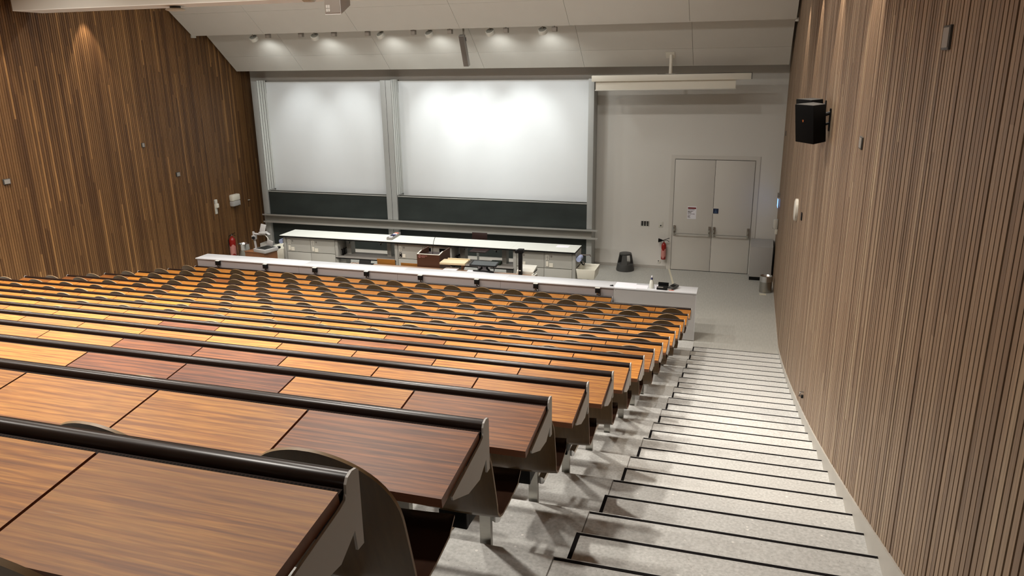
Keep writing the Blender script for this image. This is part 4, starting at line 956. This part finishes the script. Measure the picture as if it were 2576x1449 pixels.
# ------------------------------------------------------------------ seats
def seat_shell():
    prof = [(-.150, .480), (-.165, .487), (-.25, .474), (-.36, .458), (-.435, .453), (-.466, .462), (-.484, .485), (-.495, .520), (-.520, .600), (-.550, .700), (-.575, .780), (-.596, .850), (-.610, .895), (-.6155, .912), (-.619, .923), (-.6205, .928)]
    # refine the top
    nU = 14; vs = []; ring = []
    def hw(idx, y, z):
        if idx < 6:
            if idx == 0: return 0.165
            if idx == 1: return 0.185
            return 0.202
        if z < 0.72: return 0.200+0.006*math.sin(min(1, (z-0.46)/0.26)*PI/2)
        return 0.206*math.sqrt(max(0.0, 1-((z-0.72)/(0.9285-0.72))**2.15))
    fine = []
    for a, b in zip(prof[:-1], prof[1:]):
        n_ = 3 if b[1] > 0.75 else 1
        for s in range(n_): fine.append((a[0]+(b[0]-a[0])*s/n_, a[1]+(b[1]-a[1])*s/n_))
    fine.append(prof[-1])
    front = []; th = 0.009
    for j, (y, z) in enumerate(fine):
        p0 = fine[max(0, j-1)]; p1 = fine[min(len(fine)-1, j+1)]
        ty, tz = p1[0]-p0[0], p1[1]-p0[1]; l = math.hypot(ty, tz); ny, nz = tz/l, -ty/l      # normal to upper / front side
        h = hw(0 if j == 0 else (1 if j == 1 else (3 if z < 0.47 and y > -0.47 else 9)), y, z)
        h = max(h, 0.004)
        for k in range(nU+1):
            u = -1+2*k/nU
            q = (h*u/0.205)**2-0.4
            dish = 0.016*q if z > 0.5 else 0.010*q
            vs.append((h*u, y+ny*dish, z+nz*dish, ny, nz))
    n = nU+1; m_ = len(fine)
    top = [(x, y, z) for x, y, z, a, b in vs]; bot = [(x, y-th*a, z-th*b) for x, y, z, a, b in vs]
    p = MB(); N_ = len(top); allv = top+bot
    f_top = [(r*n+k, r*n+k+1, (r+1)*n+k+1, (r+1)*n+k) for r in range(m_-1) for k in range(nU)]
    f_bot = [tuple(N_+q for q in f[::-1]) for f in f_top]
    edge = []
    loop = [r*n for r in range(m_)]+[(m_-1)*n+k for k in range(1, n)]+[r*n+nU for r in range(m_-2, -1, -1)]+[k for k in range(nU-1, 0, -1)]
    for a, b in zip(loop, loop[1:]+loop[:1]): edge.append((a, b, N_+b, N_+a))
    p.v = allv; p.f = f_top+f_bot+edge; p.mi = [0]*len(f_top)+[1]*len(f_bot)+[2]*len(edge)
    return p
so = mk('seat_shell', seat_shell(), [M['ply_in'], M['ply'], M['ply_edge']], smooth=True, auto=50)
bm = bmesh.new(); bm.from_mesh(so.data); bmesh.ops.recalc_face_normals(bm, faces=bm.faces); bm.to_mesh(so.data); bm.free()
seat_me = so.data; bpy.data.objects.remove(so)
bo = mk('swivel_box', MB().box(-.050, .062, -.46, -.20, .372, .448).box(-.052, .064, -.46, -.44, .372, .448), M['black'], bevel=0.003); box_me = bo.data; bpy.data.objects.remove(bo)
ao = mk('support_arm', MB().tube([(-.02, -.762, .36), (-.02, -.30, .36)], .022, 10).tube([(-.09, -.62, .305), (-.05, -.29, .335)], .014, 8), M['chrome'], smooth=True); arm_me = ao.data; bpy.data.objects.remove(ao)
def side_word(k):
    return 'at the aisle end' if k == 0 else ORD[k]+' from the aisle end'
for i in range(16):
    Y, Z = RY[i]+0.005, RZ[i]
    for k in (range(18) if i else range(3, 18)):
        x = XR0-(k+0.5)*PW+0.045+random.uniform(-0.012, 0.012)
        zj = 0.016+random.uniform(-0.006, 0.006)+{(14, 0): 0.020, (13, 2): 0.015, (13, 1): 0.0, (15, 0): 0.03}.get((i, k), 0)
        if (i, k) in ((14, 0), (15, 0)): x += 0.015 if i == 14 else 0.05
        rowtxt = 'the row by the counter' if i == 0 else ('the row nearest the camera' if i == 15 else 'row %s from the counter' % ORD[i])
        pos = side_word(k) if i else ('at its short right end' if k == 3 else ORD[k-3]+' from its short right end')
        t = thing('auditorium_seat', 'dark brown plywood seat in %s, %s' % (rowtxt, pos), 'seat', (x, Y, Z+zj), 'plywood seats in the rows')
        t.rotation_euler = (0, 0, random.uniform(-0.035, 0.035))
        o = bpy.data.objects.new('seat_shell', seat_me); COL.objects.link(o); o.parent = t
        o.rotation_euler = (0, 0, 0)
        if i >= 2 and k < 3:
            b_ = bpy.data.objects.new('swivel_box', box_me); COL.objects.link(b_); b_.parent = t
            a_ = bpy.data.objects.new('support_arm', arm_me); COL.objects.link(a_); a_.parent = t

# ------------------------------------------------------------------ ceiling fittings
for n_, sx in enumerate(SPX):
    c = Vector((sx, -2.05, 5.585)); aim = (Vector((SPT[n_], 0, SPZ))-Vector((sx+0.02, -1.93, 5.50))).normalized()
    t = thing('board_spotlight', 'round white spotlight under the ceiling edge, %s of the six from the left' % ORD[n_], 'spotlight', c, 'round board spotlights')
    q = aim.to_track_quat('Z', 'Y').to_matrix()
    mk('housing', MB().lathe([(0.0, -0.038), (0.086, -0.038), (0.096, -0.034), (0.096, 0.045), (0.084, 0.045), (0.082, 0.02), (0.0, 0.02)], c, 24, M=q), M['lamp_body'], t, smooth=True)
    mk('back_cap', MB().lathe([(0.0, -0.043), (0.080, -0.043), (0.080, -0.037)], c, 24, M=q), M['lamp_back'], t)
    mk('yoke', MB().tube([c+q@Vector((0, 0.0, -0.05)), (sx+0.02, -2.12, 5.72), (sx+0.02, -2.14, 5.9)], 0.012, 8), M['lamp_back'], t)
for n_, sx in enumerate(CBX):
    z = 5.632-0.004*n_
    t = thing('cube_lamp', 'small grey cube lamp under the ceiling edge, %s of the eight from the left' % ORD[n_], 'lamp', (sx, -2.1, z), 'small cube lamps')
    mk('housing', B(sx-0.052, sx+0.052, -2.15, -2.045, z-0.045, z+0.055), M['taupe'], t, bevel=0.010)
    mk('bracket', B(sx-0.01, sx+0.01, -2.11, -2.09, z+0.05, z+0.35), M['lamp_back'], t)
for x, lb in ((-11.50, 'left'), (2.345, 'right')):
    t = thing('corner_sensor', 'tiny white box under the ceiling edge at the %s wall' % lb, 'sensor', (x, -2.15, 5.66))
    mk('housing', B(x-0.03, x+0.05 if lb == 'left' else x+0.03, -2.20, -2.10, 5.63, 5.70), M['lamp_body'], t, bevel=0.004)
    mk('bracket', B(x-0.01, x+0.01, -2.16, -2.14, 5.70, 5.95), M['lamp_back'], t)
# column loudspeaker hanging from the ceiling
t = thing('column_speaker', 'slim grey column loudspeaker hanging from a rod under the ceiling', 'speaker', (-4.6, -1.9, 5.2))
topc = Vector((-4.605, -1.98, 5.53)); dn = Vector((0.055, 0.13, -0.655)); wx = Vector((0.115, 0.02, 0)); dp = Vector((0.0, 0.11, 0.03))
vs = [topc-wx/2, topc+wx/2, topc+wx/2+dp, topc-wx/2+dp]; vs = vs+[v+dn for v in vs]
mk('cabinet', MB().add(vs, [(0, 1, 2, 3), (7, 6, 5, 4), (0, 4, 5, 1), (1, 5, 6, 2), (2, 6, 7, 3), (3, 7, 4, 0)]), M['midgrey'], t, bevel=0.006)
off = Vector((0, -0.006, 0))
g0 = [vs[0]+wx*0.06+off+dn*0.02, vs[1]-wx*0.06+off+dn*0.02, vs[5]-wx*0.06+off-dn*0.01, vs[4]+wx*0.06+off-dn*0.01]
g1 = [v+Vector((0, 0.008, 0)) for v in g0]
mk('grille', MB().add(g0+g1, [(3, 2, 1, 0), (4, 5, 6, 7), (0, 1, 5, 4), (1, 2, 6, 5), (2, 3, 7, 6), (3, 0, 4, 7)]), M['grille'], t)
mk('rod', MB().tube([(-4.565, -1.92, 5.50), (-4.565, -1.92, 6.2)], 0.020, 8), M['lamp_back'], t)
mk('connector', MB().tube([(-4.525, -1.90, 5.50), (-4.515, -1.90, 5.42)], 0.010, 6), M['darkgrey'], t)
# roll-up projection screen
t = thing('rolled_screen', 'rolled-up white projection screen in a long case hanging from the ceiling', 'projection screen', (-0.12, -0.95, 4.66))
sl = 0.0087
def sx_(x, z): return z+(x+0.12)*sl
def sbar(x0, x1, y0, y1, z0, z1):
    vs = [(x, y, sx_(x, z)) for z in (z0, z1) for y in (y0, y1) for x in (x0, x1)]
    return MB().add(vs, [(0, 2, 3, 1), (4, 5, 7, 6), (0, 1, 5, 4), (1, 3, 7, 5), (3, 2, 6, 7), (2, 0, 4, 6)])
mk('case', sbar(-1.86, 1.59, -1.02, -0.88, 4.525, 4.66), M['cream'], t, bevel=0.015)
mk('end_cap', sbar(1.585, 1.60, -1.025, -0.875, 4.53, 4.665), M['darkgrey'], t)
mk('case_lid', sbar(-0.4, 1.585, -1.0, -0.90, 4.658, 4.668), M['darkgrey'], t)
mk('fabric', sbar(-1.775, 1.27, -0.953, -0.949, 4.345, 4.53), M['cream'], t)
mk('bottom_bar', sbar(-1.79, 1.285, -0.965, -0.937, 4.325, 4.348), M['lamp_body'], t, bevel=0.006)
mk('ceiling_pole', MB().tube([(-0.12, -0.95, 4.66), (-0.12, -0.95, 5.07)], 0.036, 14), M['cream'], t, smooth=True)
pd = Vector((0, -0.77, 0.64)).normalized()
pc = Vector((-0.14, -0.95, 5.068)); nn = Vector((0, -0.64, -0.77)).normalized()
vs = [pc+Vector((sx, 0, 0))*0.095+pd*sy*0.095+nn*o_ for o_ in (0.004, 0.012) for sy in (-1, 1) for sx in (-1, 1)]
mk('ceiling_plate', MB().add(vs, [(0, 2, 3, 1), (4, 5, 7, 6), (0, 1, 5, 4), (1, 3, 7, 5), (3, 2, 6, 7), (2, 0, 4, 6)]), M['cream'], t)
mk('plate_clamp', MB().box(-0.22, -0.02, -0.99, -0.91, 4.655, 4.675), M['cream'], t)
# projector hanging from the ceiling
t = thing('ceiling_projector', 'hanging grey box projector with slanted nose in front of the ceiling beam', 'projector', (-4.3, -7.8, 5.7))
prof = [(-8.0, 5.632), (-8.0, 6.35), (-7.70, 6.35), (-7.70, 5.775)]
mk('housing', MB().prism_x(prof, -4.45, -4.19), M['lightgrey'], t, bevel=0.004)
mk('grille', B(-4.445, -4.195, -8.006, -8.0, 5.655, 6.34), M['grille'], t)
mb = MB()
for a in range(2):
    for b in range(2): mb.box(-4.425+a*0.034, -4.395+a*0.034, -8.009, -8.005, 5.675+b*0.05, 5.718+b*0.05)
mk('emblem', mb, M['midgrey'], t)
mk('ceiling_pole', MB().tube([(-4.32, -7.85, 6.35), (-4.32, -7.85, CEIL)], 0.03, 10), M['lightgrey'], t)
t = thing('smoke_detector', 'flat white disc detector hanging under the left part of the ceiling beam', 'detector', (-8.02, -6.85, 5.88))
mk('disc', MB().lathe([(0, 5.862), (0.13, 5.865), (0.165, 5.88), (0.165, 5.895), (0.12, 5.91), (0, 5.91)], (-8.02, -6.85, 0), 24), M['lamp_body'], t, smooth=True)
mk('neck', MB().lathe([(0.09, 5.908), (0.09, 5.947)], (-8.02, -6.85, 0), 16), M['darkgrey'], t)
for x, z0, wd, lb in ((-5.78, 5.965, 0.22, 'white wedge lamp on the ceiling beam left of the hanging projector'), (-5.33, 5.90, 0.12, 'small white dome under the ceiling beam left of the hanging projector'), (-3.15, 5.955, 0.28, 'white wedge lamp on the ceiling beam right of the hanging projector')):
    t = thing('beam_lamp', lb, 'lamp', (x, -7.2, z0))
    mk('housing', MB().prism_x([(-7.165, z0), (-7.27, z0+0.05), (-7.27, z0+0.2), (-7.165, z0+0.2)], x-wd/2, x+wd/2) if wd > 0.15 else MB().lathe([(0, z0), (wd*0.7, z0+0.01), (wd, 5.947)], (x, -6.95, 0), 16), M['lamp_body'], t)
    if wd > 0.15: mk('cover', B(x-wd/2+0.02, x+wd/2-0.02, -7.276, -7.268, z0+0.06, z0+0.19), M['cream'], t)

# ------------------------------------------------------------------ right wall fittings
def wall_speaker(label, pl, z0, z1, tilt, marks):
    c = (sum(p[0] for p in pl)/4, sum(p[1] for p in pl)/4, z0)
    t = thing('wall_speaker', label, 'speaker', c)
    mk('cabinet', MB().prism_z(pl, z0, z1, dx=tilt[0], dy=tilt[1]), M['blacksoft'], t, bevel=0.006)
    A, Bp = Vector((*pl[0], 0)), Vector((*pl[1], 0))
    mk('top_plate', MB().prism_z([(c[0]+(x-c[0])*0.97, c[1]+(y-c[1])*0.97) for x, y in pl], z1+0.0005, z1+0.003), M['darkgrey'], t)
    if marks:
        for (u, v, sz) in ((0.45, 0.60, (0.022, 0.005)), (0.45, 0.568, (0.013, 0.011))):
            p = A.lerp(Bp, u); d = (Bp-A).normalized(); n_ = Vector((d.y, -d.x, 0)); n_ = n_ if n_.x < 0 else -n_
            zz = z0+(z1-z0)*v; sh = Vector((tilt[0], tilt[1], 0))*(1-v)
            base = p+sh+n_*0.0015; vs = []
            for o_ in (0, 0.002):
                for dz in (-sz[1]/2, sz[1]/2):
                    for du in (-sz[0]/2, sz[0]/2): vs.append(base+d*du+n_*o_+Vector((0, 0, zz+dz)))
            mk('badge', MB().add(vs, [(0, 2, 3, 1), (4, 5, 7, 6), (0, 1, 5, 4), (1, 3, 7, 5), (3, 2, 6, 7), (2, 0, 4, 6)]), M['badge'], t)
    mk('wall_arm', MB().tube([(c[0]+0.07, c[1]+0.03, (z0+z1)/2+0.06), (XR, c[1]+0.05, (z0+z1)/2+0.10)], 0.018, 8).tube([(c[0]+0.07, c[1]+0.03, (z0+z1)/2-0.04), (XR, c[1]+0.05, (z0+z1)/2+0.0)], 0.012, 8), M['black'], t)
    mk('wall_plate', B(XR-0.012, XR, c[1]+0.02, c[1]+0.08, (z0+z1)/2-0.08, (z0+z1)/2+0.14), M['black'], t)
M['badge'] = mat('orange_badge', (190, 104, 50), 0.5)
wall_speaker('black loudspeaker tilted down on the right wooden wall, the nearer of the pair', [(2.035, -10.22), (2.188, -10.50), (2.325, -10.20), (2.232, -9.82)], 4.11, 4.478, (0.035, 0.02), True)
wall_speaker('second black loudspeaker just behind the nearer one on the right wall', [(2.075, -9.55), (2.21, -9.85), (2.345, -9.60), (2.26, -9.32)], 4.19, 4.50, (0.02, 0.01), False)
def small_box(label, y0, y1, z0, z1, side):
    if side == 'R': bx = (XR-0.012, XR, y0, y1, z0, z1)
    else: bx = (XL, XL+0.030, y0, y1, z0, z1)
    t = thing('wall_box', label, 'wall box', ((bx[0]+bx[1])/2, (y0+y1)/2, z0))
    mk('body', B(*bx), M['darkgrey'], t, bevel=0.004)
    xf = bx[0]-0.002 if side == 'R' else bx[1]
    mk('front_plate', B(xf, xf+0.002, y0+0.012, y1-0.012, z0+0.01, z1-0.01), M['midgrey'], t)
small_box('small grey box high on the right wall near the frame edge', -14.83, -14.70, 4.925, 5.025, 'R')
small_box('small grey box on the right wall below the black loudspeakers', -12.63, -12.50, 4.285, 4.372, 'R')
small_box('small grey box on the left wall, the lowest and closest to the frame edge', -7.84, -7.70, 2.885, 2.985, 'L')
small_box('small dark box on the left wall, the highest of the three', -4.315, -4.23, 3.21, 3.31, 'L')
small_box('small grey box on the left wall above the white dispensers', -3.345, -3.225, 2.414, 2.516, 'L')
small_box('small dark box on the far right wall above the exit sign', -0.90, -0.78, 3.36, 3.46, 'R')
t = thing('oval_lamp', 'flat white oval lamp on the right wooden wall', 'lamp', (2.37, -6.6, 2.62))
mb = MB(); vs = []
nn_ = 20
for xx, s in ((XR, 1.0), (XR-0.035, 1.0), (XR-0.045, 0.85)):
    for k in range(nn_):
        a = 2*PI*k/nn_; vs.append((xx, -6.6+0.16*s*math.cos(a), 2.775+0.165*s*math.sin(a)))
mb.add(vs, [(r*nn_+k, r*nn_+(k+1) % nn_, (r+1)*nn_+(k+1) % nn_, (r+1)*nn_+k) for r in range(2) for k in range(nn_)]+[tuple(range(2*nn_, 3*nn_))])
mk('shade', mb, M['lamp_body'], t, smooth=True)
mk('back_ring', MB().box(XR-0.012, XR, -6.70, -6.50, 2.67, 2.88), M['lamp_back'], t)
t = tag(mk('wall_switch', B(XR-0.014, XR, -7.68, -7.58, 2.82, 2.92), M['black'], bevel=0.003), 'thin black switch beside the white oval lamp on the right wall', 'switch')
t = thing('exit_sign', 'lit bluish emergency exit sign on the right wall near the door', 'sign', (2.36, -0.5, 1.75))
mk('mount', B(2.33, XR, -0.56, -0.48, 1.955, 2.06), M['midgrey'], t)
mk('lit_panel', B(2.345, 2.352, -0.66, -0.36, 1.745, 1.945), M['exit'], t)
mk('frame', MB().box(2.34, XR, -0.66, -0.36, 1.945, 1.96), M['lamp_body'], t)
t = thing('soap_dispenser', 'white soap dispenser on the right wall left of the wooden panelling near the door', 'dispenser', (2.35, -0.8, 1.2))
mk('body', MB().prism_x([(-0.86, 1.29), (-0.74, 1.29), (-0.74, 1.52), (-0.86, 1.52)], 2.285, XR), M['lamp_body'], t, bevel=0.03)
mk('tray', B(2.33, XR, -0.86, -0.74, 1.18, 1.30), M['cream'], t, bevel=0.01)
mk('nozzle', B(2.283, 2.29, -0.81, -0.79, 1.30, 1.33), M['black'], t)
t = thing('foot_fitting', 'small steel hook with black end low on the right wooden wall', 'fitting', (2.36, -10.3, 1.38))
mk('hook', MB().tube([(XR, -10.30, 1.43), (2.35, -10.30, 1.43), (2.345, -10.30, 1.38)], 0.012, 8), M['chrome'], t)
mk('stopper', MB().tube([(XR, -10.30, 1.38), (2.36, -10.30, 1.38)], 0.02, 10), M['black'], t)
# left wall fittings
t = thing('light_dispenser', 'narrow white three-part dispenser on the left wooden wall', 'dispenser', (-11.5, -2.06, 1.27))
mk('back_plate', B(XL, XL+0.018, -2.10, -2.02, 1.27, 1.64), M['lamp_body'], t)
mk('upper_body', B(XL, XL+0.05, -2.10, -2.02, 1.53, 1.645), M['lamp_body'], t, bevel=0.008)
mk('pump', B(XL, XL+0.075, -2.095, -2.005, 1.43, 1.535), M['cream'], t, bevel=0.008)
t = thing('towel_dispenser', 'rounded white paper towel dispenser on the left wooden wall', 'dispenser', (-11.45, -1.33, 1.36))
mk('body', B(XL, XL+0.13, -1.49, -1.17, 1.50, 1.67), M['cream'], t, bevel=0.03)
mk('lower_cover', B(XL, XL+0.125, -1.485, -1.175, 1.36, 1.50), M['lightgrey'], t, bevel=0.02)
mk('slot', B(XL+0.06, XL+0.128, -1.27, -1.22, 1.356, 1.375), M['darkgrey'], t)
tag(mk('wall_hook', B(XL, XL+0.03, -0.70, -0.63, 1.395, 1.412), M['lamp_body'], bevel=0.004), 'tiny white peg right of the towel dispenser on the left wall', 'hook')
